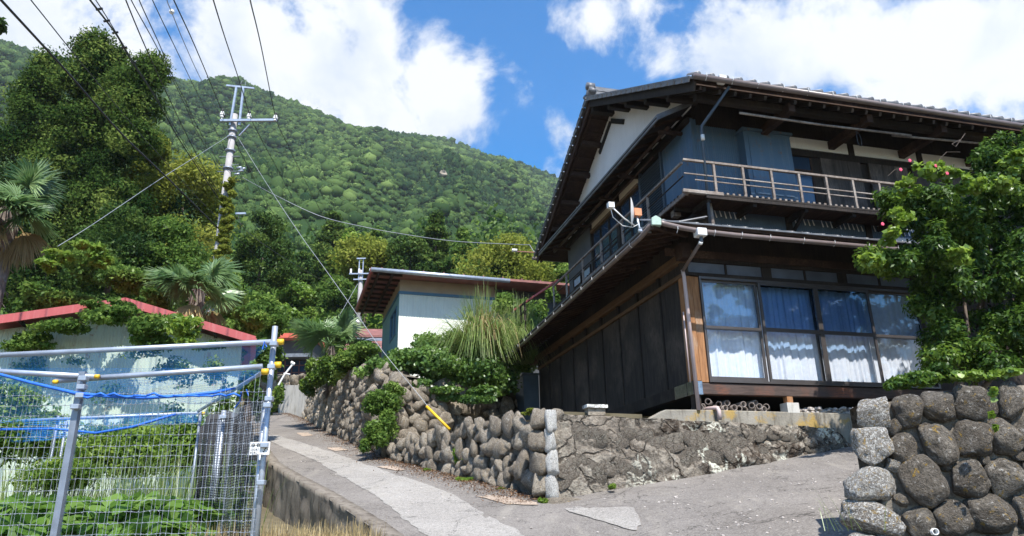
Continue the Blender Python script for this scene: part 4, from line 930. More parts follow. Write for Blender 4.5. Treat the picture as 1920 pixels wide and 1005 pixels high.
# concrete foundation kerb in front of the house
cw = HB(); cw.poly_prism([(-.95, -.06, 2.95), (-.55, -.06, 3.14), (.0, -.06, 3.15), (3.6, -.06, 3.135), (3.6, -.06, 2.3), (-.95, -.06, 2.3)], (0, .2, 0))
o = cw.build('concrete_kerb', M['conc_wall'], bevel=.012); o.parent = None; o.location = tuple(O[:2])+(HZ,); o.rotation_euler = (0, 0, HR)
tag(o, 'weathered concrete foundation kerb with yellow stains under the house front', 'kerb')
def htop(mb, name, mat, lab, cat, group=None, kind=None, smooth=False, org=None):
    """a top-level thing built in house coordinates, its origin moved to its base"""
    V = [tuple(HW(*p)) for p in mb.v]; c = np.array(V).mean(0); c[2] = min(p[2] for p in V)
    me = bpy.data.meshes.new(name); me.from_pydata([tuple(np.array(p)-c) for p in V], [], mb.f); me.update()
    o = link_mesh(name, me, mat, None, tuple(c), smooth); return tag(o, lab, cat, group, kind)
htop(MB().tube([(.22, .2, 3.19), (.32, -.05, 3.18), (.34, -.13, 3.17), (.345, -.15, 3.13), (.345, -.15, 2.98)], .036, 10), 'drain_pipe', M['pipe_pink'], 'short pink plastic drain pipe hooked over the concrete kerb', 'pipe', smooth=True)
# stacked round roof tiles under the house
def rtile():
    mb = MB(); n = 12
    for r0, r1 in ((.052, .052),):
        vs = []
        for (y, r) in ((0, .052), (.32, .046), (.32, .034), (0, .040)): vs += [(r*math.cos(t), y, r*math.sin(t)) for t in np.linspace(0, 2*math.pi, n, endpoint=False)]
        mb.add(vs, [(k*n+j, k*n+(j+1) % n, ((k+1) % 4)*n+(j+1) % n, ((k+1) % 4)*n+j) for k in range(4) for j in range(n)])
    me = bpy.data.meshes.new('round_tile'); me.from_pydata(mb.v, [], mb.f); me.polygons.foreach_set('use_smooth', [True]*len(me.polygons)); me.update(); me.materials.append(M['clay']); return me
M['clay'] = mat_plain('old clay tile', (.20, .165, .145), .75, 0, .35, 9, .3)
RTM = rtile(); R = random.Random(9)
for i, (u, z) in enumerate([(.20, 3.22), (.27, 3.30), (.42, 3.20), (.50, 3.27), (.60, 3.20), (.66, 3.29), (.76, 3.21), (.86, 3.20), (.95, 3.27), (.99, 3.19), (1.08, 3.25), (1.15, 3.19), (1.24, 3.24), (1.32, 3.19), (1.38, 3.24), (1.20, 3.30), (.12, 3.20)]):
    o = bpy.data.objects.new('round_tile', RTM); COL.objects.link(o); o.location = tuple(HW(u, .06+R.uniform(-.03, .06), z)); o.rotation_euler = (R.uniform(-.05, .05), R.uniform(0, 3), HR+R.uniform(-.75, .15))
    tag(o, 'grey clay pipe tile in the heap under the front window', 'roof tile', 'clay tiles heaped under the house')
sp = MB(); v_, f_ = ICO[1]
for i in range(190):
    u = 2.0+R.random()*1.35; y = .05+R.random()*.3; z = 3.15+R.random()*.10*min(1, (u-1.9)*3); s = R.uniform(.025, .045); sp.add([tuple(p*np.array([1.3, 1, .8])*s*R.uniform(.8, 1.2)+np.array([u, y, z])) for p in v_], [tuple(q) for q in f_])
M['pebble'] = mat_plain('pale cobble', (.42, .38, .35), .9, 0, .3, 14, .3)
htop(sp, 'gravel', M['pebble'], 'pale pebbles piled under the house front', None, kind='stuff')
for nm, lab, u, z, w in (('flat_stone', 'flat weathered slab lying on top of the mortared wall', -2.0, 3.11, .34),):
    htop(MB().box(u, u+w, -.34, -.12, z, z+.05), nm, M['lime'], lab, 'slab'); htop(MB().box(u+.03, u+w-.03, -.3, -.14, 3.0, z-.001), 'support_brick', M['stone'], 'dark block under the flat slab on the mortared wall', 'block')

# satellite dish at the roof corner
sd = empty('satellite_dish', tuple(HW(-.92, -.55, 6.02)), HR); tag(sd, 'white satellite dish on an orange bracket at the lower roof corner', 'satellite dish')
def sdm(mb, name, mat, smooth=True):
    me = bpy.data.meshes.new(name); me.from_pydata(mb.v, [], mb.f); me.update(); return link_mesh(name, me, mat, sd, smooth=smooth)
n = 24; vs = [(0, 0, 0)]
axd = Vector((-.906, .42, .06)).normalized(); q = axd.to_track_quat('Z', 'Y')
vs = []; fs = []; dc_ = Vector((-.16, -.02, .30))
for k, r_ in enumerate((0, .07, .14, .2, .235)):
    for t in np.linspace(0, 2*math.pi, n, endpoint=False):
        vs.append(tuple(dc_+q @ Vector((r_*math.cos(t), r_*1.1*math.sin(t), .9*r_*r_))))
fs = [(k*n+j, k*n+(j+1) % n, (k+1)*n+(j+1) % n, (k+1)*n+j) for k in range(4) for j in range(n)]
sdm(MB().add(vs, fs), 'dish', M['white_pvc'])
sdm(MB().tube([(-.10, .0, -.02), (.12, .0, -.04)], .03, 8), 'mount_arm', M['galv'])
sdm(MB().tube([(.06, .0, .0), (-.08, .0, .02), (-.10, .02, .28)], .022, 8), 'mast', M['galv'])
sdm(MB().box(-.16, -.03, -.04, .07, .24, .37), 'mount_block', M['brick_orange'], False)
sdm(MB().tube([tuple(dc_+Vector((-.02, 0, -.24))), tuple(dc_+Vector((-.24, -.12, -.19))), tuple(dc_+Vector((-.46, -.2, -.06)))], .012, 6), 'feed_arm', M['white_pvc'])
sdm(MB().box(-.70, -.60, -.24, -.15, .25, .34), 'receiver', M['white_pvc'], False)
sdm(MB().tube([(-.65, -.18, .26), (-.60, -.14, .12), (-.4, -.05, .02), (-.2, 0, .03), (-.08, 0, .1)], .007, 5), 'cable', M['white_pvc'])

# ------------------------------------------------------------------ foliage generators
def unit(a): return a/(np.linalg.norm(a, axis=-1, keepdims=True)+1e-9)
def leaves(P, Nn, size, aspect=2.0, axis=None, bend=.18, poly=4):
    n = len(P); size = np.broadcast_to(size, (n,))[:, None]
    t = rng.standard_normal((n, 3)) if axis is None else axis+.35*rng.standard_normal((n, 3))
    t = unit(t-(t*Nn).sum(1, keepdims=True)*Nn); w = np.cross(Nn, t)
    if poly > 4:
        w = np.cross(Nn, t); an = np.linspace(0, 2*math.pi, poly, endpoint=False); rr = .5*(1+.16*np.cos(an*3))
        V = P[:, None]+t[:, None]*(np.cos(an)*rr)[None, :, None]*size[:, None]+w[:, None]*(np.sin(an)*rr)[None, :, None]*size[:, None]/aspect-Nn[:, None]*(np.cos(an)**2*.12)[None, :, None]*size[:, None]
        return V.reshape(-1, 3), np.arange(poly*n).reshape(-1, poly)
    a = P-t*size*.5; c = P+t*size*.5-Nn*size*bend; b = P+w*size*.5/aspect; d = P-w*size*.5/aspect
    V = np.stack([a, b, c, d], 1).reshape(-1, 3); F = np.arange(4*n).reshape(-1, 4); return V, F
def clump_leaves(blobs, n, size, aspect=2.0, out=.75, up=.35, jit=.75, tone=.16, shell=(.45, 1.22), axis=None, droop=0, poly=4):
    B = np.array([b[:6] for b in blobs], float); w = (B[:, 3]*B[:, 4]+B[:, 4]*B[:, 5]+B[:, 3]*B[:, 5]); w /= w.sum()
    idx = rng.choice(len(B), n, p=w); d = unit(rng.standard_normal((n, 3))); r = rng.uniform(*shell, (n, 1))
    P = B[idx, :3]+d*B[idx, 3:6]*r; Nn = unit(d*out+np.array([0, 0, up])+jit*rng.standard_normal((n, 3)))
    bt = rng.normal(0, tone, len(B)); tint = np.clip(.45+bt[idx]+rng.normal(0, .15, n), 0, 1)
    ax = None
    if axis == 'out': ax = unit(d+np.array([0, 0, -droop]))
    V, F = leaves(P, Nn, size*rng.uniform(.7, 1.3, n), aspect, ax, poly=poly); return V, F, np.repeat(tint, poly)
def leaf_obj(name, V, F, T, mat, org=(0, 0, 0), parent=None):
    V = V-np.array(org); o = link_mesh(name, np_mesh(name, V, F, T), mat, parent)
    if parent is None: o.location = org
    return o
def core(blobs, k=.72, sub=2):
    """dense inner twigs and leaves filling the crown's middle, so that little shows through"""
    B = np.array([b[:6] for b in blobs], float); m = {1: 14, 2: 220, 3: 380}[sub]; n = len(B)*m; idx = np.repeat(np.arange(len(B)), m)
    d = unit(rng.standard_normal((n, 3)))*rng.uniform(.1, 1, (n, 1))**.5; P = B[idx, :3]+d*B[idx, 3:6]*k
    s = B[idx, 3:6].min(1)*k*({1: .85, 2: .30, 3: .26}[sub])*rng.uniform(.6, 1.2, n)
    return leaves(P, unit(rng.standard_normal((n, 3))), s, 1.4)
def trunk_mb(base, top, r, limbs=4, spread=1.0, mb=None):
    mb = mb or MB(); base = np.array(base, float); top = np.array(top, float); L = np.linalg.norm(top-base)
    pts = [base+(top-base)*t+np.array([.04*L*mn.noise(Vector((t*3, base[0], 1))), .04*L*mn.noise(Vector((t*3, base[1], 5))), 0]) for t in np.linspace(0, 1, 6)]
    mb.tube(pts, [r*(1-.13*i) for i in range(6)], 7)
    for k in range(limbs):
        s = pts[2+k % 3]; a = rng.uniform(0, 6.28); e = s+np.array([math.cos(a)*spread, math.sin(a)*spread, spread*.8]); mb.tube([s, (s+e)/2+np.array([0, 0, .1*spread]), e], [r*.5, r*.35, r*.15], 5)
    return mb
def shape_blobs(shape, c, R_, Hh, n, br):
    """c = crown bottom centre; R_ radius; Hh crown height"""
    out_ = []
    for i in range(n):
        t = rng.uniform(0, 1)**.9 if shape != 'cone' else rng.uniform(0, 1)**1.25; a = rng.uniform(0, 6.283)
        if shape == 'cone': rr = R_*(1-t)**.8
        elif shape == 'col': rr = R_*min(1, 2.2*(1-t)**.6)*min(1, .5+t*2)
        else: rr = R_*math.sqrt(max(0, 1-(2*t-1)**2))
        k = rng.uniform(.55, .95); s = br*rng.uniform(.7, 1.25)*(1 if shape != 'cone' else .55+.6*(1-t))
        out_.append((c[0]+rr*k*math.cos(a), c[1]+rr*k*math.sin(a), c[2]+Hh*t, s, s, s*(.62 if shape != 'cone' else .5)))
    return out_
def tree(name, lab, cat, base, ztop, zbot, R_, shape, nb, br, nl, ls, mat, group=None, aspect=1.8, trunk_r=.18, up=.35):
    base = np.array(base, float); root = empty(name, tuple(base)); tag(root, lab, cat, group)
    tm = trunk_mb((0, 0, -.3), (0, 0, max(.5, (zbot+(ztop-zbot)*.6)-base[2])), trunk_r, 4, R_*.4); o = tm.build('trunk', M['bark'], root, True)
    bl = shape_blobs(shape, (0, 0, zbot-base[2]), R_, ztop-zbot, nb, br)
    V, F, T = clump_leaves(bl, nl, ls, aspect, up=up); o = link_mesh('crown', np_mesh('crown', V, F, T), mat, root)
    cb = [(0, 0, zbot-base[2]+(ztop-zbot)*(.3 if shape == 'cone' else .48), R_*.42, R_*.42, (ztop-zbot)*.30)]; v, f = core(cb, 1, 3); 
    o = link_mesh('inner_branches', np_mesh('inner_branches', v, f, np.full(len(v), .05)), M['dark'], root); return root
def tree_px(name, lab, x, ytop, ybot, wpx, D, shape, mat, nb=26, nl=5000, ls=.35, cat='tree', group=None, dens=1, **k):
    t = at(x, ytop, D); b = at(x, ybot, D); R_ = wpx/2*D/FPX*1.02; g = gz(b[0], D)
    g = min(g, b[2]-.5)
    tree(name, lab, cat, ((b[0]+t[0])/2, D, g), t[2], b[2], R_, shape, nb, R_*.42 if shape != 'cone' else R_*.5, nl, ls, mat, group, **k)

# ------------------------------------------------------------------ mountain
RIDGE = [(-3000, 330), (-900, 160), (-300, 95), (-60, 70), (0, 86), (40, 95), (100, 105), (180, 118), (250, 133), (350, 152), (430, 168), (470, 188), (520, 208), (560, 225), (600, 232), (640, 239), (700, 242), (780, 249), (830, 254), (870, 270), (900, 282), (950, 297), (1000, 313), (1045, 331), (1100, 352), (1250, 420), (1450, 500), (1700, 570), (1920, 600), (2600, 660), (4500, 700)]
raz = []; rel = []
for x, y in RIDGE:
    d = ray(x, y+7); raz.append(math.atan2(d[0], d[1])); rel.append(math.atan2(d[2], math.hypot(d[0], d[1])))
raz = np.array([-2.2]+raz+[2.2]); rel = np.array([.2]+rel+[.12])
R0, RR = 82.0, 640.0
def m_r(az): return RR*(1+.07*math.sin(az*5+1)+.04*math.sin(az*13))
def m_point(az, t):
    rr = m_r(az); el = np.interp(az, raz, rel); r = R0+(rr-R0)*t; zr_ = 1.6+rr*math.tan(el); z0 = gz(0, R0*max(.35, math.cos(az)))-.5
    prof = t**.93; z = z0+(zr_-z0)*prof
    px, py = r*math.sin(az), r*math.cos(az); w = 4*t*(1-t)
    g = mn.fractal(Vector((px*.006, py*.006*.55, 1.3)), 1, 2.1, 4)
    gl = abs(mn.noise(Vector((az*7+.4*mn.noise(Vector((t*4, az*5, 0))), t*1.2, 8.8))))
    z += w*(36*g-34*(gl-.22)) - (1-t)*w*8
    if t > 1: z = z0+(zr_-z0)*(1-(t-1)*1.3)
    return px, py, z
AZS = np.r_[np.arange(-2.1, -.75, .05), np.arange(-.75, .55, .0085), np.arange(.55, 2.1, .05)]; TS = np.r_[np.linspace(0, 1, 58), 1.1, 1.35]
V = [m_point(a, t) for t in TS for a in AZS]; k = len(AZS); F = [(j*k+i, j*k+i+1, (j+1)*k+i+1, (j+1)*k+i) for j in range(len(TS)-1) for i in range(k-1)]
mo = link_mesh('mountain', np_mesh('mountain', V, F, np.full(len(V), .0), smooth=True), M['forest']); tag(mo, 'steep forested mountainside rising behind the village', kind='structure')
def forest():
    # crowns: 20-face blobs with leafy triangles round them
    v1, f1 = ICO[1]; n = 23000; V = []; F = []; T = []; b = 0; cnt = 0
    cand = 0
    while cnt < n:
        m = 4000; az = rng.uniform(-.70, .17, m); t = np.sqrt(rng.uniform(.0, 1, m)*(1)+.0); keep = rng.random(m) < .9
        for a, tt in zip(az[keep], t[keep]):
            if cnt >= n: break
            p = m_point(a, min(tt, 1.0)); tone = mn.noise(Vector((p[0]*.02, p[1]*.02, 3)))*.5+rng.normal(0, .17)
            s = rng.choice([1.25, 1.7, 2.2, 2.9, 3.8], p=[.28, .32, .24, .12, .04])*rng.uniform(.85, 1.15); conif = (mn.noise(Vector((p[0]*.013, p[1]*.013, 9))) > .12) and rng.random() < .75
            s *= .5+.5*min(1, math.hypot(p[0], p[1])/420)
            if conif: s *= .72; tone -= .2
            sc = np.array([s, s, s*(.95 if not conif else 1.9)])*.92; c = np.array(p)+np.array([0, 0, s*.5])
            V.append(v1*sc*(1+.17*rng.standard_normal((len(v1), 1)))+c); F.append(f1+b); b += len(v1); T.append(np.full(len(v1), .40+tone))
            cnt += 1
    VV = np.vstack(V); FF = np.vstack(F); TT = np.concatenate(T)
    o = link_mesh('forest', np_mesh('forest', VV, FF, TT-.16), M['forest']); tag(o, 'dense broadleaf forest covering the mountain', kind='stuff')
    # leafy sprigs over them
    V = []; T = []
    cs = np.array([np.mean(q, 0) for q in V]) if V else None
    m = 300000; base = VV.reshape(n, len(v1), 3); cen = base.mean(1); dist = np.linalg.norm(cen, axis=1); pw = dist**-.9; idx = rng.choice(n, m, p=pw/pw.sum()); rad = np.abs(base-cen[:, None]).mean((1, 2))*2.05
    d = unit(rng.standard_normal((m, 3))+np.array([0, 0, .4])); P = cen[idx]+d*rad[idx][:, None]*np.array([1, 1, .85])*rng.uniform(.85, 1.15, (m, 1))
    Nn = unit(d*.7+np.array([0, 0, .3])+.6*rng.standard_normal((m, 3))); s = np.clip(dist[idx]*.0027, .4, 1.6)*rng.uniform(.6, 1.3, m)
    Lv, Lf = leaves(P, Nn, s, 1.3); tt = np.clip(TT.reshape(n, -1)[idx, 0]+rng.normal(.06, .16, m), 0, 1)
    o = link_mesh('forest_leaves', np_mesh('forest_leaves', Lv, Lf, np.repeat(tt, 4)), M['forest'], o); o['kind'] = 'stuff'
forest()
# bare rock scar
p = at(830, 330, 300)
a_ = math.atan2(ray(831, 333)[0], ray(831, 333)[1])
tb = min(np.linspace(.2, .98, 200), key=lambda t: abs(math.atan2(m_point(a_, t)[2]-1.6, math.hypot(*m_point(a_, t)[:2]))-math.atan2(ray(831, 333)[2], math.hypot(*ray(831, 333)[:2]))))
pp = m_point(a_, tb); rk = MB(); v_, f_ = ICO[2]
rk.add([tuple(q*np.array([2.2, 1.6, 1.8])*(1+.18*rng.standard_normal())+np.array([pp[0], pp[1], pp[2]+2.4])) for q in v_], [tuple(q) for q in f_]); M['rock'] = mat_plain('pale rock', (.33, .28, .22), .95, 0, .3, .2, .5)
o = rk.build('rock_scar', M['rock']); tag(o, 'small bare rock scar on the forested mountainside', kind='structure')

# foothill woods: near mass in front of the mountain
def woods(name, lab, n, dmin, dmax, azr, s0, s1, leafs, ls, mat, zoff=0, conif=.4, avoid=None):
    bl = []
    for _ in range(n):
        a = rng.uniform(*azr); r = rng.uniform(dmin, dmax); x, y = r*math.sin(a), r*math.cos(a); g = gz(x, y); s = rng.uniform(s0, s1)
        if avoid and avoid(x, y): continue
        if rng.random() < conif:
            for k in range(6): f = k/6; bl.append((x, y, g+s*.5+s*3.0*f+zoff, s*.85*(1-f)+.3, s*.85*(1-f)+.3, s*.45))
        else:
            for k in range(5): bl.append((x+rng.normal(0, s*.45), y+rng.normal(0, s*.45), g+s*rng.uniform(.4, 1.5)+zoff, s*.6, s*.6, s*.5))
    V, F, T = clump_leaves(bl, leafs, ls, 1.5, tone=.18); o = link_mesh(name, np_mesh(name, V, F, T), mat); tag(o, lab, kind='stuff')
    v, f = core(bl, .8, 1); c = link_mesh('inner_branches', np_mesh('inner_branches', v, f, np.full(len(v), .12)), mat, o); c['kind'] = 'stuff'
woods('woodland', 'mixed woodland on the foothill below the mountain', 420, 76, 150, (-.78, .22), 2.6, 5.0, 90000, .75, M['broad'], conif=.5)
woods('woodland', 'shrubby woodland on the slope behind the village roofs', 260, 48, 76, (-.78, .12), 1.6, 3.0, 60000, .36, M['bright'], conif=.15)

# individual trees on the slope
T_ = [
 ('cedar_tree', 'dark olive cedar, tallest left of the yellow green crown', 622, 392, 520, 74, 62, 'cone', 'cedar'),
 ('conifer_tree', 'bright green pointed conifer right of the dark olive cedar', 655, 428, 520, 58, 56, 'cone', 'bright'),
 ('conifer_tree', 'blue green conifer standing just under the service cable', 705, 425, 510, 60, 66, 'cone', 'broad'),
 ('broadleaf_tree', 'yellow green spreading tree above the distant pole', 690, 455, 530, 120, 50, 'round', 'olive'),
 ('cedar_tree', 'tall dark cedar with pointed top in the middle of the slope', 818, 402, 520, 76, 58, 'cone', 'cedar'),
 ('conifer_tree', 'mid green conifer to the right of the tall dark cedar', 868, 430, 520, 60, 56, 'cone', 'broad'),
 ('conifer_tree', 'rounded dark conifer above the rust roofed building', 770, 450, 530, 80, 48, 'col', 'dark'),
 ('broadleaf_tree', 'large golden green domed tree beside the house roof', 950, 460, 560, 160, 40, 'round', 'olive'),
 ('broadleaf_tree', 'deep green tree tucked between golden tree and house', 1040, 480, 580, 70, 42, 'round', 'broad'),
 ('cedar_tree', 'slender dark cedar left of the white guy wire', 560, 470, 640, 75, 52, 'cone', 'dark'),
 ('conifer_tree', 'narrow conifer right of the white guy wire', 612, 490, 640, 60, 50, 'cone', 'broad'),
 ('broadleaf_tree', 'dark leafy tree directly right of the ivy clad pole', 490, 410, 600, 110, 36, 'col', 'dark'),
 ('bamboo_clump', 'lime green feathery bamboo clump above the red roofed hut', 545, 540, 640, 90, 50, 'round', 'bright'),
 ('broadleaf_tree', 'round green tree beside the distant utility pole', 640, 530, 640, 80, 48, 'round', 'broad'),
 ('broadleaf_tree', 'yellowish feathery tree behind the ivy clad pole', 340, 320, 500, 180, 30, 'round', 'olive'),
 ('broadleaf_tree', 'upper yellowish tree leaning against the big cedar', 275, 255, 420, 80, 33, 'col', 'olive'),
 ('broadleaf_tree', 'green leafy tree below the yellowish feathery tree', 300, 430, 600, 150, 23, 'round', 'broad'),
 ('broadleaf_tree', 'shadowy tree between the two palms', 215, 400, 600, 130, 22, 'round', 'dark'),
 ('broadleaf_tree', 'bushy tree rising behind the right end of the hut roof', 480, 560, 700, 110, 21, 'round', 'broad'),
 ('broadleaf_tree', 'green tree behind the hut ridge under the fan palm', 395, 500, 640, 110, 25, 'round', 'broad'),
]
for (nm, lab, x, yt, yb, w, D, sh, m) in T_:
    near = D < 35
    tree_px(nm, lab, x, yt, yb, w, D, sh, M[m], nb=34 if sh != 'cone' else 46, nl=8500 if not near else 13000, ls=(.0052 if not near else .0056)*D, cat='bamboo' if 'bamboo' in nm else 'tree')

# ------------------------------------------------------------------ big cedars at the left
def cedar(lab, parts, D, nl, g0):
    base = at(parts[0][0], 480, D); root = empty('cedar_tree', (base[0], D, g0)); tag(root, lab, 'tree')
    bl = []
    for (x, yt, yb, wpx, dd) in parts:
        t = at(x, yt, D+dd); b = at(x, yb, D+dd); R_ = max(.6, wpx/2*D/FPX-.85); Hh = t[2]-b[2]-.5
        trunk_mb((b[0]-base[0], dd, -.2), (b[0]-base[0], dd, t[2]-g0-11), .28, 2, 1.5).build('trunk', M['bark'], root, True)
        n = int(46*wpx/100*Hh/8)
        for i in range(n):
            f = rng.uniform(0, 1); a = rng.uniform(0, 6.283); rr = R_*min(1, 1.9*(1-f)**.62)*min(1, .75+f)*rng.uniform(.62, 1.0)
            s = rng.uniform(.4, .85); bl.append((b[0]-base[0]+rr*math.cos(a), dd+rr*math.sin(a), b[2]-g0+Hh*f, s, s, s*.8))
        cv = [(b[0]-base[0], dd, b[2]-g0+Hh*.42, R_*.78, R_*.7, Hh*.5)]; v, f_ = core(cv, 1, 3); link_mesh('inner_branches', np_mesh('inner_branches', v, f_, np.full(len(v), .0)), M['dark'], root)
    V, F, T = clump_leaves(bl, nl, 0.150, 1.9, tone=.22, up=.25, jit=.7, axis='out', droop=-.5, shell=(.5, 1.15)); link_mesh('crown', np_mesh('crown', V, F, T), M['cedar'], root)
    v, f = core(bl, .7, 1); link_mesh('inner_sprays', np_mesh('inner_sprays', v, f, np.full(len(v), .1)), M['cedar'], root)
cedar('huge dark cedar mass filling the upper left, behind the palm', [(85, 60, 560, 200, 0), (-5, 98, 560, 190, 1), (135, 88, 560, 140, 1)], 28, 105000, 1.5)
cedar('tall cedar with blunt top at the right side of the cedar mass', [(207, 72, 560, 84, 0), (160, 125, 560, 110, 1)], 26.5, 50000, 1.5)
tree_px('cedar_tree', 'branch tips of a tree poking in at the far left edge', -38, 20, 60, 84, 24, 'round', M['dark'], 10, 2500, .22)

# ------------------------------------------------------------------ palms
def frond_fan(c, d, L, spread=1.5, nl=38, mb=None, droop=.22, wid=.017, fold=.0):
    """one fan frond: stalk along d then radiating blades; returns verts/faces added"""
    c = np.array(c, float); d = unit(np.array(d, float)); side = unit(np.cross(d, np.array([0, 0, 1.0]))+1e-6); upv = np.cross(side, d); ro = rng.uniform(-1.0, 1.0); side, upv = side*math.cos(ro)+upv*math.sin(ro), upv*math.cos(ro)-side*math.sin(ro)
    hub = c+d*L*.52; mb.tube([c, c+d*L*.35+np.array([0, 0, .01]), hub], .012*L, 4)
    for i in range(nl):
        a = (i/(nl-1)-.5)*2*spread*1.25; e = unit(d*math.cos(a)+side*math.sin(a)+upv*(.10-.25*abs(a)/2)+.03*rng.standard_normal(3)); l = L*(.64-.12*abs(a)/2)*rng.uniform(.9, 1.05)
        w = np.cross(e, upv); w = unit(w)*wid*L*1.5; p1 = hub+e*l*.5; p2 = hub+e*l+np.array([0, 0, -droop*l*rng.uniform(.4, 1.2)]); k = upv*wid*L*.5
        mb.add([hub, p1+w+k, p2, p1-w+k, p1-k*.6], [(0, 4, 1), (4, 2, 1), (0, 3, 4), (3, 2, 4)])
def palm(lab, x, y, D, L, ztr, tr, n=22, dead=5, seed=0, trunk_z=None, elev=(-.3, 1.3)):
    c = at(x, y, D); root = empty('fan_palm', (c[0], c[1], ztr)); tag(root, lab, 'palm tree'); cc = np.array([0, 0, c[2]-ztr])
    tm = MB(); tm.tube([(0, 0, 0), (.03, 0, cc[2]*.5), (0, 0, cc[2])], [tr, tr*.95, tr*1.05], 12)
    for k in range(160):
        a = rng.uniform(0, 6.28); z = rng.uniform(0, cc[2]); p = np.array([tr*math.cos(a), tr*math.sin(a), z]); q = p+np.array([math.cos(a)*.10, math.sin(a)*.10, rng.uniform(-.22, .1)]); tm.bar(p, q, .03, .01)
    tm.build('trunk', M['palm_bark'], root)
    for k in range(n):
        a = k*2.39996; e = elev[0]+(elev[1]-elev[0])*((k*.618) % 1); d = (math.cos(a)*math.cos(e), math.sin(a)*math.cos(e), math.sin(e)); mb = MB(); frond_fan(cc, d, L*rng.uniform(.85, 1.1), mb=mb)
        o = mb.build('frond', M['palm'], root); at_ = o.data.attributes.new('tint', 'FLOAT', 'POINT'); at_.data.foreach_set('value', np.full(len(o.data.vertices), float(np.clip(.5+rng.normal(0, .22), 0, 1)), np.float32))
    for k in range(dead):
        a = k*2.1+.6; e = rng.uniform(-1.25, -.75); d = (math.cos(a)*math.cos(e), math.sin(a)*math.cos(e)-.2, math.sin(e)); mb = MB(); frond_fan(cc+np.array([0, 0, -.1]), d, L*.8, spread=.8, droop=.5, mb=mb)
        o = mb.build('dead_frond', M['straw'], root); at_ = o.data.attributes.new('tint', 'FLOAT', 'POINT'); at_.data.foreach_set('value', np.full(len(o.data.vertices), float(rng.uniform(0, .8)), np.float32))
palm('tall fan palm with ragged fibrous trunk at the left edge', 18, 392, 15.5, 1.38, 1.6, .24, 32, 9, elev=(-.45, 1.2))
palm('fan palm with drooping dry fronds behind the hut ridge', 372, 545, 16.5, 1.15, 1.8, .16, 26, 7, elev=(-.35, 1.1))
palm('small fan palm above the rubble wall beside the lane', 622, 650, 27.0, 1.8, 5.8, .12, 18, 0, elev=(-.1, 1.2))

# ------------------------------------------------------------------ bushes, ivy, grasses
def bush(name, lab, cat, pix, mat, nl, ls, aspect=1.9, kind=None, org=None, corek=.7, tone=.16, group=None, stems=True, **kw):
    """pix: (x, y, rx_px, ry_px, D, depth_m) ellipsoids"""
    bl = []
    for (x, y, rx, ry, D, dp) in pix:
        p = at(x, y, D); s = D/FPX; n = max(1, int(rx*ry/220)); 
        for _ in range(min(14, n+2)):
            a = unit(rng.standard_normal(3)); k = rng.uniform(.15, .75); bl.append((p[0]+a[0]*rx*s*k, p[1]+a[1]*dp*k, p[2]+a[2]*ry*s*k, rx*s*.45, dp*.45, ry*s*.42))
    B = np.array([b[:3] for b in bl]); o3 = np.array([B[:, 0].mean(), B[:, 1].mean(), B[:, 2].min()-.2])
    V, F, T = clump_leaves(bl, nl, ls, aspect, tone=tone, **kw)
    if kind == 'stuff':
        o = leaf_obj(name, V, F, T, mat, tuple(o3)); tag(o, lab, kind='stuff')
        par = o
    else:
        par = empty(name, tuple(o3)); tag(par, lab, cat, group); link_mesh('foliage', np_mesh('foliage', V-o3, F, T), mat, par)
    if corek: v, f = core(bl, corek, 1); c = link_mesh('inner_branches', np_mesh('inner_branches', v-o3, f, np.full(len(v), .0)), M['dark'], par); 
    if kind == 'stuff' and corek: c['kind'] = 'stuff'
    return par
bush('ivy_hedge', 'dense ivy and shrubs hanging over the rubble wall top', 'hedge',
     [(865, 712, 34, 20, 19.2, .6), (840, 730, 30, 14, 19.0, .5), (760, 680, 60, 32, 19.0, 1.0), (830, 690, 70, 45, 18.9, 1.0), (900, 700, 60, 50, 19.2, 1.0), (700, 690, 40, 24, 19.5, .8), (940, 715, 40, 40, 19.8, .8), (860, 640, 50, 30, 20.5, 1), (800, 650, 50, 22, 20.5, .9), (930, 660, 60, 40, 20.5, 1), (975, 640, 45, 50, 21, 1)], M['ivy'], 26000, .105, 1.25)
bush('ivy', 'pale ivy trailing down the rubble wall below the hedge', 'ivy', [(840, 735, 60, 14, 18.2, .18), (880, 748, 45, 12, 18.2, .18), (780, 718, 50, 12, 18.0, .18), (905, 735, 40, 16, 18.4, .2)], M['ivy'], 5500, .095, 1.05, corek=0, poly=5)
bush('shrub', 'dark rounded shrub at the lane bend beside the concrete wall', 'shrub', [(600, 700, 38, 34, 26, .9), (575, 722, 22, 26, 26.5, .7), (625, 690, 30, 34, 25, .8)], M['glossy'], 7000, .13)
bush('shrub', 'loose green shrub over the rubble wall right of the small palm', 'shrub', [(660, 665, 40, 26, 22.5, .8), (690, 655, 34, 20, 22, .8), (640, 690, 26, 24, 23, .6)], M['broad'], 6500, .12)
bush('shrub', 'leafy shrub growing from the lane side against the tall rubble wall', 'shrub', [(718, 760, 40, 34, 16.9, .5), (705, 810, 34, 34, 16.5, .45), (735, 730, 26, 22, 17.1, .4), (690, 830, 22, 18, 16.3, .35), (725, 800, 30, 40, 16.6, .4)], M['broad'], 12000, .085, 2.4)
bush('fern', 'bright fern tuft in the middle of the low rubble wall', 'fern', [(856, 856, 14, 22, 13.55, .12)], M['bright'], 700, .07, 3, corek=0)
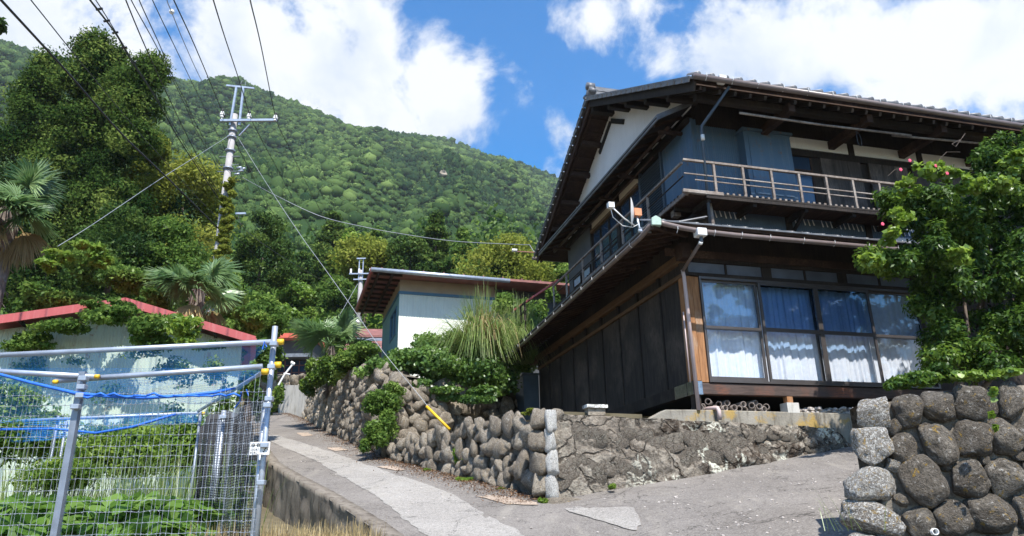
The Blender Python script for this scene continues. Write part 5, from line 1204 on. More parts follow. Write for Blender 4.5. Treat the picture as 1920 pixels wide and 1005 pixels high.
for (x, y, rx, ry, D, lab) in ((872, 898, 16, 7, 12.9, 'low weed at the wall foot below the fern'), (1018, 938, 9, 10, 10.62, 'small weed at the foot of the white corner stones'), (1150, 912, 8, 6, 10.85, 'single small weed below the blotchy mortared wall'), (805, 880, 14, 6, 14.4, 'weed patch left of the fern along the wall foot'), (930, 800, 20, 6, 13.1, 'green moss tuft on the low wall top'), (935, 920, 14, 6, 11.9, 'weed near the tan slab by the wall')):
    bush('weed', lab, 'weed', [(x, y, rx, ry, D, .12)], M['bright'], 320, .06, 3, corek=0)
bush('weed', 'orange tinged weeds on the wall beside the white corner stones', 'weed', [(1000, 768, 18, 6, 11.6, .12), (985, 774, 10, 5, 11.7, .1)], M['olive'], 420, .05, 2, corek=0)
bush('shrub', 'low dark shrub on top of the boulder wall by the window', 'shrub', [(1690, 715, 34, 18, 7.6, .25), (1730, 705, 40, 22, 7.6, .25), (1780, 700, 40, 20, 7.6, .25), (1660, 728, 10, 8, 7.5, .15)], M['glossy'], 4200, .055, 2)
bush('ivy', 'lime ivy strand creeping along and down the boulder wall', 'ivy', [(1790, 705, 22, 7, 6.5, .1), (1830, 702, 26, 7, 6.5, .1), (1870, 700, 24, 7, 6.45, .1), (1900, 698, 20, 7, 6.45, .1), (1864, 738, 5, 14, 6.05, .03), (1862, 780, 5, 18, 6.03, .03), (1866, 800, 6, 7, 6.02, .03)], M['lime_leaf'], 380, .055, 1.1, corek=0, poly=6)
# right tree with vine
def right_tree():
    at = lambda x, y, D: globals()['at'](x, y, D+1.5)
    D0 = 9.3; base = at(1800, 700, 9.3); root = empty('evergreen_tree', (base[0], base[1], 2.55)); tag(root, 'glossy evergreen tree covering the right end of the house', 'tree'); o3 = np.array([base[0], base[1], 2.55])
    tm = MB()
    for k, (x, y, D) in enumerate(((1800, 500, 9.3), (1860, 420, 9.6), (1740, 480, 9.1), (1900, 560, 9.4), (1830, 330, 9.5))):
        e = at(x, y, D)-o3; s = np.array([.12*math.cos(k*2), .12*math.sin(k*2), 0]); tm.tube([s, s*1.5+np.array([0, 0, .6]), (s+e)/2+np.array([.05*k, 0, .1]), e], [.05, .045, .032, .012], 6)
    tm.build('trunk', M['bark'], root, True)
    bl = []
    E_ = [(1790, 400, 110, 90, 9.3, .9), (1860, 330, 90, 80, 9.5, .9), (1740, 400, 70, 60, 9.1, .7), (1700, 370, 45, 45, 9.0, .5), (1730, 470, 90, 60, 9.1, .8), (1830, 520, 110, 90, 9.4, 1), (1900, 430, 90, 110, 9.5, 1), (1900, 600, 80, 90, 9.3, .9), (1820, 640, 90, 60, 9.2, .8), (1760, 560, 70, 50, 9.1, .7), (1900, 270, 60, 40, 9.6, .6), (1960, 350, 110, 110, 9.6, 1), (1990, 560, 110, 130, 9.6, 1), (1860, 690, 60, 20, 8.9, .5), (1640, 485, 26, 14, 8.9, .3), (1680, 500, 36, 26, 9.0, .4), (1790, 620, 50, 60, 9.1, .6), (1760, 675, 40, 22, 9.0, .4), (2080, 450, 90, 120, 9.8, 1), (1915, 660, 60, 40, 9.2, .7), (1870, 620, 50, 50, 9.0, .6)]
    for (x, y, rx, ry, D, dp) in E_:
        p = at(x, y, D); s = (D+1.5)/FPX
        for _ in range(max(4, int(rx*ry/420))):
            a = unit(rng.standard_normal(3)); k = rng.uniform(.35, .98); r_ = rng.uniform(.10, .22); bl.append((p[0]+a[0]*rx*s*k, p[1]+a[1]*dp*k, p[2]+a[2]*ry*s*k, r_*1.15, r_*1.15, r_))
    V, F, T = clump_leaves(bl, 82000, .085, 2.3, tone=.12, up=.45, jit=.55, axis='out', droop=.1, shell=(.3, 1.15)); link_mesh('foliage', np_mesh('foliage', V-o3, F, T), M['glossy'], root)
    cb = [(at(x, y, D)[0], at(x, y, D)[1]+.1, at(x, y, D)[2], rx*D/FPX*.62, dp*.55, ry*D/FPX*.62) for (x, y, rx, ry, D, dp) in E_ if rx > 50]
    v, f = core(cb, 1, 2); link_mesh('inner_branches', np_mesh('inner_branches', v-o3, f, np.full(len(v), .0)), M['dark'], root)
    # vine over its left side
    vb = []
    for (x, y, rx, ry, D, dp) in [(1700, 350, 36, 34, 8.45, .25), (1735, 330, 34, 24, 8.4, .25), (1780, 320, 40, 20, 8.4, .25), (1690, 400, 24, 30, 8.4, .2), (1820, 350, 34, 20, 8.3, .2), (1640, 490, 34, 10, 8.5, .2), (1670, 440, 18, 24, 8.4, .2), (1800, 480, 30, 20, 8.2, .15), (1900, 300, 24, 30, 8.5, .2), (1870, 350, 34, 14, 8.4, .2)]:
        p = at(x, y, D); s = (D+1.5)/FPX
        for _ in range(9): a = unit(rng.standard_normal(3)); k = rng.uniform(.2, 1); vb.append((p[0]+a[0]*rx*s*k, p[1]+a[1]*dp*k, p[2]+a[2]*ry*s*k, .075, .075, .06))
    V, F, T = clump_leaves(vb, 2600, .09, 1.2, tone=.1, up=.6, shell=(.2, 1.2)); c = V.mean(0); o = leaf_obj('trumpet_vine', V, F, T, M['lime_leaf'], tuple(c)); tag(o, 'lime green climbing vine with pink blossoms over the evergreen tree', 'vine')
    fl = MB(); v_, f_ = ICO[1]
    for (x, y) in ((1706, 301), (1689, 318), (1755, 311), (1776, 325), (1655, 420)):
        p = at(x, y, 8.2)-c
        for k in range(5): a = k*1.256; fl.add([tuple(q*np.array([.013, .008, .018])+p+np.array([.014*math.cos(a), 0, .014*math.sin(a)])) for q in v_], [tuple(q) for q in f_])
    fl.build('blossom', M['pink'], o)
    tn = MB()
    for pts in ([(1800, 262, 8.4), (1785, 270, 8.35), (1792, 275, 8.3), (1810, 250, 8.4)], [(1760, 300, 8.4), (1775, 285, 8.4), (1800, 285, 8.4)], [(1665, 330, 8.4), (1678, 318, 8.4), (1690, 316, 8.4)]): tn.tube([at(*q)-c for q in pts], .004, 4)
    tn.build('tendril', M['bark'], o)
right_tree()
# pampas grass by the white building
def grass_clump(name, lab, cat, x, y, D, n, L, mat, spread=.5, lean=(0, 0), w=.014, droop=1.0, kind=None, seg=4, z0=None, dead=.0, field=None):
    c = at(x, y, D) if z0 is None else np.array([at(x, y, D)[0], D, z0]); V = []; F = []; T = []; b = 0
    for i in range(n):
        off = np.array([rng.normal(0, .15), rng.normal(0, .15), 0]) if field is None else np.array([rng.uniform(-field[0], field[0]), rng.uniform(-field[1], field[1]), 0])
        a = rng.uniform(0, 6.283); s = min(.85, abs(rng.normal(0, spread))+.1); l = L*rng.uniform(.55, 1.1); hd = np.array([math.cos(a)*s+lean[0], math.sin(a)*s+lean[1], 0]); sd = unit(np.cross(hd+1e-6, np.array([0, 0, 1.0])))*w*rng.uniform(.6, 1.2)
        tt = float(np.clip(rng.normal(.5, .2), 0, 1)); pts = []
        for k in range(seg+1):
            f = k/seg; pts.append(off+hd*l*f*.9+np.array([0, 0, l*(f-.62*droop*s*1.6*f*f*f)]))
        for k, p in enumerate(pts): wd = sd*(1-.85*k/seg); V += [p+wd, p-wd]; T += [tt, tt]
        F += [(b+2*k, b+2*k+1, b+2*k+3, b+2*k+2) for k in range(seg)]; b += 2*(seg+1)
    o = link_mesh(name, np_mesh(name, np.array(V), np.array(F), np.array(T)), mat, None, tuple(c)); tag(o, lab, cat, kind=kind); return o
grass_clump('pampas_grass', 'tall arching pampas grass in front of the white walled building', 'grass clump', 905, 690, 19.4, 1500, 2.6, M['grass'], .5, (-.03, -.05), .016, 1.25)
grass_clump('pampas_grass', 'pampas grass clump between the building and the dark house', 'grass clump', 980, 680, 20.5, 900, 2.3, M['grass'], .45, (0, 0), .016, 1.2)
g = grass_clump('dry_grass', 'dry straw coloured blades hanging down over the ivy', 'grass clump', 910, 640, 18.8, 110, 1.5, M['straw'], .55, (.05, -.12), .013, 1.7)
bush('shrub', 'light green shrub beside the dark house corner', 'shrub', [(955, 720, 16, 50, 21.4, .3), (975, 690, 20, 40, 21.6, .3), (1010, 600, 30, 40, 21.5, .6), (1000, 650, 34, 50, 21.3, .7), (1030, 560, 20, 30, 21.8, .4), (960, 575, 40, 30, 21.8, .6)], M['broad'], 8000, .12, 1.6)
# garden side
bush('weeds', 'tangled green weeds growing behind the wire mesh', None, [(60, 830, 70, 60, 9.8, .8), (20, 760, 40, 60, 10, .7), (200, 850, 80, 50, 10.6, .9), (300, 850, 70, 60, 10.8, .9), (360, 830, 40, 60, 10.8, .6), (130, 890, 80, 30, 9.6, .7), (250, 830, 60, 40, 11.3, .6)], M['bright'], 22000, .075, 2.2, kind='stuff')
bush('squash_patch', 'bed of large bright squash leaves at the bottom left', None, [(60, 960, 110, 34, 8.2, .7), (190, 950, 110, 34, 8.3, .7), (300, 960, 100, 34, 8.2, .7), (120, 990, 140, 30, 7.6, .6), (300, 1000, 120, 30, 7.5, .6), (380, 965, 50, 26, 8.2, .4), (0, 1000, 100, 40, 7.6, .6)], M['squash'], 3800, .17, 1.05, kind='stuff', up=.9, out=.4, jit=.55, poly=7)
grass_clump('tall_grass', 'tall reedy green grass behind the wire mesh', None, 240, 930, 9.6, 900, 1.5, M['grass'], .12, (0, 0), .012, .8, 'stuff', z0=1.15, field=(1.6, .6))
grass_clump('dry_grass', 'short dry grass at the foot of the retaining wall', None, 548, 1040, 7.5, 2200, .42, M['straw'], .3, (0, 0), .006, .8, 'stuff', z0=1.20, field=(.75, .8))
grass_clump('grass', 'green and dry grass along the bottom left edge', None, 250, 1040, 6.9, 2200, .42, M['grass'], .3, (0, 0), .007, .8, 'stuff', z0=.98, field=(2.2, .5))
bush('climbing_vine', 'green vine climbing the black net beside the corner post', 'vine', [(455, 930, 8, 14, 7.6, .08), (470, 880, 7, 20, 7.6, .08), (445, 950, 10, 8, 7.6, .08)], M['lime_leaf'], 160, .09, 1.2, corek=0)

# ------------------------------------------------------------------ hut with red verge boards
def hut():
    A = at(235, 562, 13.0); B = at(478, 634, 13.8); Cc = 2*A-B; Cc[2] = B[2]; back = np.array([-1.2, 5.0, 0]); back = unit(np.cross((B-Cc)*np.array([1, 1, 0]), np.array([0, 0, 1.0])))*-5.5
    if back[1] < 0: back = -back
    org = np.array([A[0], A[1], 1.4]); root = empty('shed', tuple(org)); tag(root, 'pale green corrugated shed with faded red verge boards, overgrown with ivy', 'shed')
    A, B, Cc = A-org, B-org, Cc-org; bk = unit(back)
    for P in (B, Cc):
        mb = MB(); mb.bar(A+np.array([0, 0, -.04]), P+np.array([0, 0, -.04]), .05, .15); mb.build('verge_board', M['red_metal'], root)
        r = MB(); P2 = [A, P, P+back, A+back]; r.add([tuple(p+np.array([0, 0, .045])) for p in P2]+[tuple(p+np.array([0, 0, -.01])+bk*.02) for p in P2], [(0, 1, 2, 3), (7, 6, 5, 4), (0, 4, 5, 1), (1, 5, 6, 2), (2, 6, 7, 3), (3, 7, 4, 0)]); r.build('roof', M['red_metal'], root)
    mb = MB(); mb.bar(B+np.array([.0, -.05, -.05]), B+back, .1, .08); mb.build('gutter', M['red_metal'], root)
    s = bk*.45; l = Cc+(A-Cc)*.14+s; r_ = B+(A-B)*.10+s; w = MB(); n = 90; V = []
    for i in range(n*4+1):
        f = i/(n*4); p = l+(r_-l)*f; top = np.interp(f, [0, .5, 1], [l[2]-.1, A[2]-.13, r_[2]-.1]); o_ = -bk*.008*math.sin(i/4*2*math.pi)
        V += [(p[0]+o_[0], p[1]+o_[1], -.3), (p[0]+o_[0], p[1]+o_[1], top)]
    w.add(V, [(2*i, 2*i+2, 2*i+3, 2*i+1) for i in range(n*4)]); w.build('gable_wall', M['hut_green'], root, True)
    w = MB(); w.poly_prism([(r_[0], r_[1], -.3), tuple(r_+np.array([0, 0, -.1])), tuple(r_+back*.95+np.array([0, 0, -.1])), tuple((r_+back*.95)*np.array([1, 1, 0])+np.array([0, 0, -.3]))], tuple(-unit(r_-l)*.05)); w.build('side_wall', M['hut_green'], root)
    w = MB(); w.poly_prism([(l[0], l[1], -.3), tuple(l+np.array([0, 0, -.1])), tuple(l+back*.95+np.array([0, 0, -.1])), tuple((l+back*.95)*np.array([1, 1, 0])+np.array([0, 0, -.3]))], tuple(unit(r_-l)*.05)); w.build('side_wall', M['hut_green'], root)
    for P in (B, Cc):
        for k in range(5): q = A+(P-A)*(.12+.19*k)+np.array([0, 0, -.10]); MB().bar(q+bk*.05, q+bk*.46, .05, .06).build('purlin', M['wood_dark'], root)
hut()
bush('ivy', 'ivy and vines swarming over the shed ridge and gable', 'ivy', [(120, 610, 60, 22, 12.6, .3), (60, 630, 50, 20, 12.7, .3), (210, 590, 60, 22, 12.5, .35), (270, 615, 55, 30, 12.5, .35), (180, 575, 40, 12, 12.8, .3), (300, 640, 40, 24, 12.6, .3), (40, 650, 60, 18, 12.6, .3), (320, 600, 30, 18, 12.7, .25), (235, 570, 30, 16, 12.7, .3), (400, 650, 40, 16, 12.9, .25)], M['broad'], 9500, .085, 1.8, corek=0)
bush('ivy', 'scattered ivy growing down the pale green shed wall', 'ivy', [(330, 700, 60, 40, 13.0, .14), (280, 660, 70, 20, 12.95, .14), (200, 740, 50, 24, 12.95, .12), (400, 700, 40, 40, 13.3, .2), (60, 700, 40, 50, 12.9, .2), (100, 780, 50, 30, 12.8, .2), (150, 680, 40, 14, 12.9, .1), (330, 780, 50, 30, 12.9, .2), (420, 760, 30, 50, 13.2, .3), (250, 790, 40, 20, 12.9, .2)], M['broad'], 3400, .075, 1.6, corek=0)
bush('shrub', 'lime green shrub glowing in front of the shed gable', 'shrub', [(345, 612, 38, 28, 12.2, .35), (360, 640, 26, 14, 12.2, .25)], M['lime_leaf'], 1700, .09, 1.8, corek=.4)
bush('shrub', 'leafy shrub mass behind the shed roof left part', 'shrub', [(120, 560, 50, 34, 15, .8), (170, 500, 50, 40, 17, .9), (250, 530, 50, 34, 16.5, .8), (300, 560, 34, 22, 16, .6), (60, 560, 30, 40, 15.5, .6)], M['broad'], 12000, .11, 1.9)
bush('shrub', 'tangled green shrubs at the right end of the shed', 'shrub', [(468, 710, 18, 50, 13.2, .3), (485, 760, 12, 50, 13.2, .3), (470, 600, 40, 30, 16.5, .8), (450, 660, 30, 30, 15, .6), (490, 660, 20, 40, 15.5, .6), (440, 560, 40, 30, 18, .8), (520, 600, 34, 24, 20, .8)], M['broad'], 12000, .11, 1.9)
bush('branch_spray', 'large leaved branch spray reaching out over the shed roof', 'tree', [(110, 480, 40, 14, 14.2, .4), (150, 460, 30, 14, 14.2, .4), (90, 500, 26, 12, 14.2, .4), (180, 480, 30, 20, 14.5, .4)], M['bright'], 1100, .15, 2.2, corek=0)

# ------------------------------------------------------------------ white walled building behind the grass
def white_building():
    az = math.radians(72.5); F_ = np.array([math.sin(az), math.cos(az), 0]); S_ = np.array([-math.cos(az), math.sin(az), 0]); c = at(749, 551, 23.0)
    org = np.array([c[0], c[1], 5.3]); root = empty('white_building', tuple(org), math.pi/2-az); tag(root, 'white and teal walled building with rusty red roof behind the grass', 'building')
    bz = c[2]-5.3  # top of the lit wall
    b = lambda nm, m, *a, parent=root, bevel=0: MB().box(*a).build(nm, M[m], parent, bevel=bevel)
    def cw(a, bb, z0, z1, nm, m, nn_):
        o = corr(nm, M[m], a, bb, z0+HZ, z1+HZ, .006, .09, nn_, root); return o
    cw((0, 0), (3.3, 0), -.5, bz, 'front_wall', 'bld_white', (0, -1)); b('blue_band', 'bld_blue', -.02, 3.3, -.03, .05, bz+.002, bz+.10); b('upper_wall', 'bld_beige', .0, 3.3, -.005, .05, bz+.102, bz+.56); b('rear_wing_wall', 'wall_grey', 3.302, 6.6, .3, .35, -.5, bz+.6)
    b('inner_wall', 'dark_void', .06, 6.6, .40, 4.0, -.4, bz+.5)
    b('side_wall', 'bld_teal', .0, .05, .05, .45, -.5, bz); b('side_wall', 'bld_teal', .0, .05, 2.0, 4.2, -.5, bz); b('side_wall', 'bld_teal', .001, .05, .45, 2.0, -.5, bz-1.25); b('side_wall', 'bld_teal', .001, .05, .45, 2.0, bz-.28, bz)
    w = MB().box(-.02, .03, .45, .52, bz-1.25, bz-.28).box(-.02, .03, 1.93, 2.0, bz-1.25, bz-.28).box(-.02, .03, .52, 1.93, bz-.35, bz-.28).box(-.02, .03, .52, 1.93, bz-1.25, bz-1.19).box(-.01, .03, 1.2, 1.25, bz-1.19, bz-.35).build('window', M['bld_blue'], root); MB().box(.03, .035, .52, 1.93, bz-1.19, bz-.35).build('pane', M['glass_dark'], w)
    b('blue_band', 'bld_blue', -.03, .05, .052, 4.2, bz+.003, bz+.10); b('upper_wall', 'bld_beige', .001, .05, .052, 4.2, bz+.103, bz+.56)
    # roof: slopes down towards the front, overhanging
    ez = bz+.50; ru0, ru1 = -1.0, 6.9; v0, v1 = -.75, 4.6; rise = .02
    r = MB(); quad_slab(r, (ru0, v0, ez), (ru1, v0, ez), (ru1, v1, ez+rise), (ru0, v1, ez+rise), .08); r.build('roof', M['rust_roof'], root)
    for k in range(9): v = v0+.2+k*.58; MB().bar((ru0+.05, v, ez-.04+rise*(v-v0)/(v1-v0)), (0, v, ez-.04+rise*(v-v0)/(v1-v0)), .06, .07).build('rafter', M['wood_brown'], root)
    for u in (-.35, -.8): MB().bar((u, v0, ez-.10), (u, v1, ez-.10+rise), .07, .09).build('purlin', M['wood_brown'], root)
    MB().bar((ru0-.03, v0, ez+.02), (ru0-.03, v1, ez+.02+rise), .05, .17).build('barge_board', M['red_metal'], root)
    MB().tube([(ru0-.05, v0-.06, ez+.01), (3.6, v0-.06, ez-.02)], .075, 8).build('gutter', M['galv'], root, True)
    for k in range(12): MB().bar((ru0+.3+k*.68, v0, ez+.10), (ru0+.3+k*.68, v1, ez+.10+rise), .04, .05).build('roof_seam', M['rust_roof'], root)
white_building()
# ------------------------------------------------------------------ far small buildings
def far_house(name, lab, pix, D, roof_m, wall_m, depth=4):
    pass
def red_hut():
    D = 42; l = at(517, 638, D); r = at(588, 638, D); t = at(517, 626, D); b = at(520, 712, D); org = np.array([l[0], D, b[2]-2.0]); root = empty('red_roofed_house', tuple(org)); tag(root, 'small grey house with bright red roof and lattice windows up the lane', 'house')
    W = r[0]-l[0]; zt = l[2]-org[2]; z1 = b[2]-org[2]
    MB().box(-.3, W+.1, -.6, 3.2, zt, zt+.28).build('roof', M['red_roof'], root); MB().box(.2, W-.05, .1, 3, z1-1.8, zt).build('wall', M['wall_grey'], root)
    MB().box(-.3, W+.2, -1.2, .0, zt-1.28, zt-1.08).build('porch_roof', M['galv_dark'], root)
    w = MB(); 
    for k in range(5): w.bar((.4+k*.42, -.45, z1-.2), (.4+k*.42, -.45, zt-1.35), .05, .05, (0, 1, 0))
    for k in range(4): w.bar((.4, -.45, z1-.1+k*.42), (2.1, -.45, z1-.1+k*.42), .05, .05)
    wo = w.build('window', M['rust_roof'], root); MB().box(.4, 2.1, -.43, -.41, z1-.2, zt-1.35).build('pane', M['glass_dark'], wo)
    MB().box(.15, 2.3, -.40, .08, z1-1.8, zt-1.282).build('porch_wall', M['wall_grey'], root); MB().box(-.25, .12, -.45, .0, z1-1.8, zt-1.3).build('porch_wall', M['pale_conc'], root)
    MB().box(2.32, 3.0, -.5, .0, z1-1.8, zt-1.3).build('porch_wall', M['pale_conc'], root)
red_hut()
def brown_roofs():
    D = 37; org = at(672, 700, D); org[2] = 6.2; root = empty('brown_roofed_house', tuple(org)); tag(root, 'low house with faded brown red metal roofs beside the distant pole', 'house')
    f = lambda x, y, d=0: at(x, y, D+d)-org
    def slab(P, m, nm='roof'):
        P = [np.array(p) for p in P]; r = MB(); r.add([tuple(p) for p in P]+[tuple(p-np.array([0, 0, .12])) for p in P], [(0, 1, 2, 3), (7, 6, 5, 4), (0, 4, 5, 1), (1, 5, 6, 2), (2, 6, 7, 3), (3, 7, 4, 0)]); r.build(nm, M[m], root)
    slab([f(652, 628), f(718, 628), f(718, 617, 2.5), f(636, 616, 2.5)], 'rust_roof'); slab([f(648, 637, -.4), f(718, 637, -.4), f(718, 627, .9), f(650, 627, .9)], 'galv_dark'); slab([f(645, 653, -1.6), f(722, 653, -1.6), f(718, 638, -.3), f(652, 638, -.3)], 'rust_roof')
    a = f(652, 640, 0); MB().box(a[0], a[0]+2.6, .1, 3, -1.5, a[2]).build('wall', M['wall_grey'], root)
brown_roofs()
cw_ = MB(); a = at(526, 722, 41); b_ = at(595, 722, 39.2); c_ = at(526, 772, 41); cw_.poly_prism([(a[0], a[1], c_[2]-1), (a[0], a[1], a[2]), (b_[0], b_[1], b_[2]), (b_[0], b_[1], c_[2]-1)], (.1, .5, 0)); o = cw_.build('concrete_wall', M['pale_conc']); tag(o, 'pale concrete retaining wall at the far bend of the lane', 'retaining wall')
rubble_wall('rubble_wall', [(a[0]-2.5, a[1]+1.0, a[2]-.2, a[2]+.75), (b_[0]+.3, b_[1]+.6, b_[2]-.2, b_[2]+.85)], -1, 'short dark rubble wall on top of the pale concrete wall', .5, .1, (.8, 1.2), .4, 300, 1, 8)
bush('shrub', 'green hedge left of the concrete wall at the bend', 'shrub', [(515, 740, 12, 40, 38, .8), (500, 700, 20, 30, 38, .8)], M['broad'], 1500, .22, 1.6)

# ------------------------------------------------------------------ utility poles
def pole_main():
    b = at(440, 215, 21); x0, y0 = b[0], b[1]; zt = b[2]; z0 = gz(x0, y0)-.2; root = empty('utility_pole', (x0, y0, z0)); tag(root, 'tall concrete utility pole with steel crossarms, ivy on its lower half', 'utility pole'); g = lambda z: z-z0
    k = 21/FPX
    MB().tube([(0, 0, 0), (0, 0, zt-z0)], .145, 14, .10).build('pole_shaft', M['pole'], root, True)
    q = lambda x, y: (at(x, y, 21)[0]-x0, g(at(x, y, 21)[2]))
    l, zl = q(417, 231); r, zr2 = q(521, 238); MB().bar((l, -.17, zl), (r, -.17, zl-.02), .075, .075).build('crossarm', M['galv'], root)
    for (x, y) in ((420, 222), (470, 226), (519, 229)):
        u, z = q(x, y); ins = MB(); 
        for (dz, r_) in ((-.02, .055), (.05, .075), (.12, .055)): ins.tube([(u, -.17, z+dz-.03), (u, -.17, z+dz+.03)], r_, 10)
        ins.tube([(u, -.17, zl), (u, -.17, z+.17)], .02, 6); ins.build('insulator', M['white_pvc'], root)
        MB().tube([(u, -.17, z+.17), (u, -.17, z+.24)], .05, 8).build('insulator_cap', M['black_cable'], root, True)
    for x0_, x1_ in ((434, 446), (451, 459)):
        a, z0_ = q(x0_, 238); b2, z1_ = q(x1_, 167); MB().bar((a, -.12, z0_), (b2, -.12, z1_), .06, .06, (0, 1, 0)).build('riser', M['galv'], root)
    a, z0_ = q(427, 165); b2, z1_ = q(479, 171); MB().bar((a, -.12, z0_+.02), (b2, -.12, z1_+.03), .05, .06).build('top_bar', M['galv'], root); MB().tube([(q(452, 166)[0], -.12, q(452, 166)[1]), (q(456, 155)[0], -.12, q(456, 155)[1]), (q(464, 153)[0], -.12, q(464, 153)[1]), (q(462, 164)[0], -.12, q(462, 164)[1])], .008, 5).build('wire_loop', M['steel_cable'], root)
    a, z0_ = q(472, 238); b2, z1_ = q(451, 258); MB().bar((a, -.17, z0_), (b2, -.12, z1_), .04, .03).build('arm_brace', M['galv'], root)
    for i, y in enumerate((246, 258, 283, 316)):
        _, z = q(440, y); MB().tube([(0, 0, z-.03), (0, 0, z+.03)], .150+.003*i, 12).build('steel_band', M['galv_dark'], root, True)
    for i, y in enumerate((244, 294, 310, 322)): 
        _, z = q(440, y); MB().tube([(-.32, -.03, z), (.34, -.03, z)], .012, 5).build('step_bolt', M['galv_dark'], root)
    for (x, y) in ((453, 320), (456, 326), (449, 332), (460, 322)): u, z = q(x, y); MB().tube([(u-.08, -.2, z), (u+.07, -.2, z+.02)], .035, 8).build('cable_clamp', M['galv'], root, True)
    u, z = q(438, 403); MB().bar((u+.1, -.1, z), (u+.42, -.1, z), .06, .06).build('sign_bracket', M['galv'], root)
    # cable tie-down strap
    sp_ = [(.135*math.cos(t), .135*math.sin(t)-.005, g(zt)-1.6-t*.09) for t in np.linspace(0, 12, 60)]; MB().tube(sp_, .010, 4).build('spiral_cable', M['black_cable'], root)
    return x0, y0, z0
PX, PY, PZ = pole_main()
bush('ivy', 'yellow green ivy column wrapped round the utility pole', 'ivy', [(433-.135*(y-340)+4*math.sin(y*.3), y, 11+.07*(y-340), 12, 20.85, .26) for y in range(342, 570, 11)], M['olive'], 16000, .10, 1.5, corek=.8)
def pole_far():
    b = at(672, 610, 46); t = at(677, 486, 46); root = empty('utility_pole', (b[0], 46, b[2]-1)); tag(root, 'distant pale utility pole between trees and rust roof', 'utility pole'); h_ = t[2]-b[2]+1
    MB().tube([(0, 0, 0), (.0, 0, h_-.8)], .2, 10, .13).build('pole_shaft', M['pole'], root, True)
    for dx in (-.13, .13): MB().bar((dx, -.1, h_-1.6), (dx, -.1, h_), .06, .06).build('riser', M['galv'], root)
    for z, w in ((h_-.02, .3), (h_-1.1, .75), (h_-1.5, .45)): MB().bar((-w, -.2, z), (w, -.2, z), .07, .08).build('crossarm', M['galv'], root)
    for u in (-.65, -.1, .65): MB().tube([(u, -.2, h_-1.06), (u, -.2, h_-.75)], .07, 8).build('insulator', M['white_pvc'], root)
pole_far()

# ------------------------------------------------------------------ wires
def wire(name, pts, r, mat, lab, cat='cable', group=None, n=8):
    P = [at(x, y, D) for x, y, D in pts]; Q = []
    for i in range(len(P)-1):  # catmull
        p0 = P[max(0, i-1)]; p1 = P[i]; p2 = P[i+1]; p3 = P[min(len(P)-1, i+2)]
        for k in range(n): t = k/n; Q.append(.5*((2*p1)+(-p0+p2)*t+(2*p0-5*p1+4*p2-p3)*t*t+(-p0+3*p1-3*p2+p3)*t**3))
    Q.append(P[-1]); c = Q[0].copy(); mb = MB().tube([q-c for q in Q], r, 5); o = mb.build(name, M[mat], None, True); o.location = tuple(c); tag(o, lab, cat, group); return o
def D_(y, y0=-40, y1=230, d0=9, d1=21): return d0+(d1-d0)*(y-y0)/(y1-y0)
wire('power_cable', [(-40, -45, 8), (2, 0, 9), (125, 134, 12), (228, 251, 15), (318, 338, 17.5), (401, 420, 20.6), (424, 442, 20.9)], .022, 'black_cable', 'thick black cable running from the top left corner to the ivy clad pole')
wire('power_cable', [(20, -45, 8), (58, 0, 9), (121, 79, 11), (167, 136, 13), (259, 247, 18), (301, 293, 21), (368, 368, 26), (470, 470, 34), (600, 590, 44)], .010, 'black_cable', 'thin cable crossing the cedar parallel to the thick black cable')
wire('power_cable', [(135, -45, 8), (169, 0, 9), (217, 63, 11), (247, 115, 13), (292, 184, 16), (330, 251, 18), (359, 297, 19.5), (407, 368, 20.8), (424, 390, 20.9)], .016, 'black_cable', 'bundled cable with spacer rings along the right side of the cedar')
wire('power_cable', [(150, -40, 8.3), (185, 8, 9.3), (222, 68, 11.3), (251, 117, 13.2), (292, 180, 16.2), (333, 248, 18), (361, 294, 19.5), (407, 362, 20.8)], .009, 'black_cable', 'thin companion strand twisted beside the bundled cable')
for i, (x, y, D) in enumerate(((186, 18, 9.6), (200, 40, 10.2), (216, 62, 11), (233, 90, 12), (250, 118, 13.2))):
    p = at(x, y, D); o = MB().tube([(-.05, 0, 0), (.05, 0, 0.02)], .02, 6).build('cable_spacer', M['black_cable']); o.location = tuple(p); tag(o, 'small black spacer clipped on the bundled cable', 'cable spacer', 'spacers on the bundled cable')
wire('power_cable', [(222, -40, 8), (236, 0, 9), (267, 75, 11), (301, 150, 13.5), (338, 228, 16.5), (368, 288, 18.5), (401, 347, 20.5), (426, 380, 20.9)], .011, 'black_cable', 'black line left of the close pair of thin lines')
wire('power_cable', [(232, -40, 8), (246, 0, 9), (292, 84, 11.5), (318, 138, 13.5), (343, 188, 15.5), (376, 259, 19), (420, 330, 26), (500, 460, 40)], .009, 'black_cable', 'left one of the close pair of thin lines')
wire('power_cable', [(250, -40, 8), (261, 0, 9), (297, 79, 11.5), (322, 138, 13.6), (348, 190, 15.8), (380, 255, 19), (428, 332, 26), (520, 470, 40)], .009, 'black_cable', 'right one of the close pair of thin lines')
wire('power_cable', [(272, -40, 8), (286, 0, 9), (330, 92, 12), (375, 185, 17), (418, 270, 24), (470, 360, 36)], .008, 'black_cable', 'fine line between the pair and the ball line')
wire('power_cable', [(304, -40, 8), (313, 0, 9), (322, 23, 9.6), (347, 84, 11.6), (380, 155, 15), (430, 250, 22), (500, 370, 34)], .007, 'steel_cable', 'pale fine line that carries the white marker ball')
p = at(322, 22, 9.6); v_, f_ = ICO[2]; o = MB().add([tuple(q*.042) for q in v_], [tuple(q) for q in f_]).build('marker_ball', M['white_pvc'], None, True); o.location = tuple(p); tag(o, 'small white marker ball on the overhead line', 'marker ball')
wire('power_cable', [(310, -40, 9), (326, 0, 10.5), (368, 92, 15), (420, 216, 20.8), (440, 262, 23), (500, 380, 32), (560, 470, 42)], .013, 'black_cable', 'black power line meeting the left insulator of the crossarm')
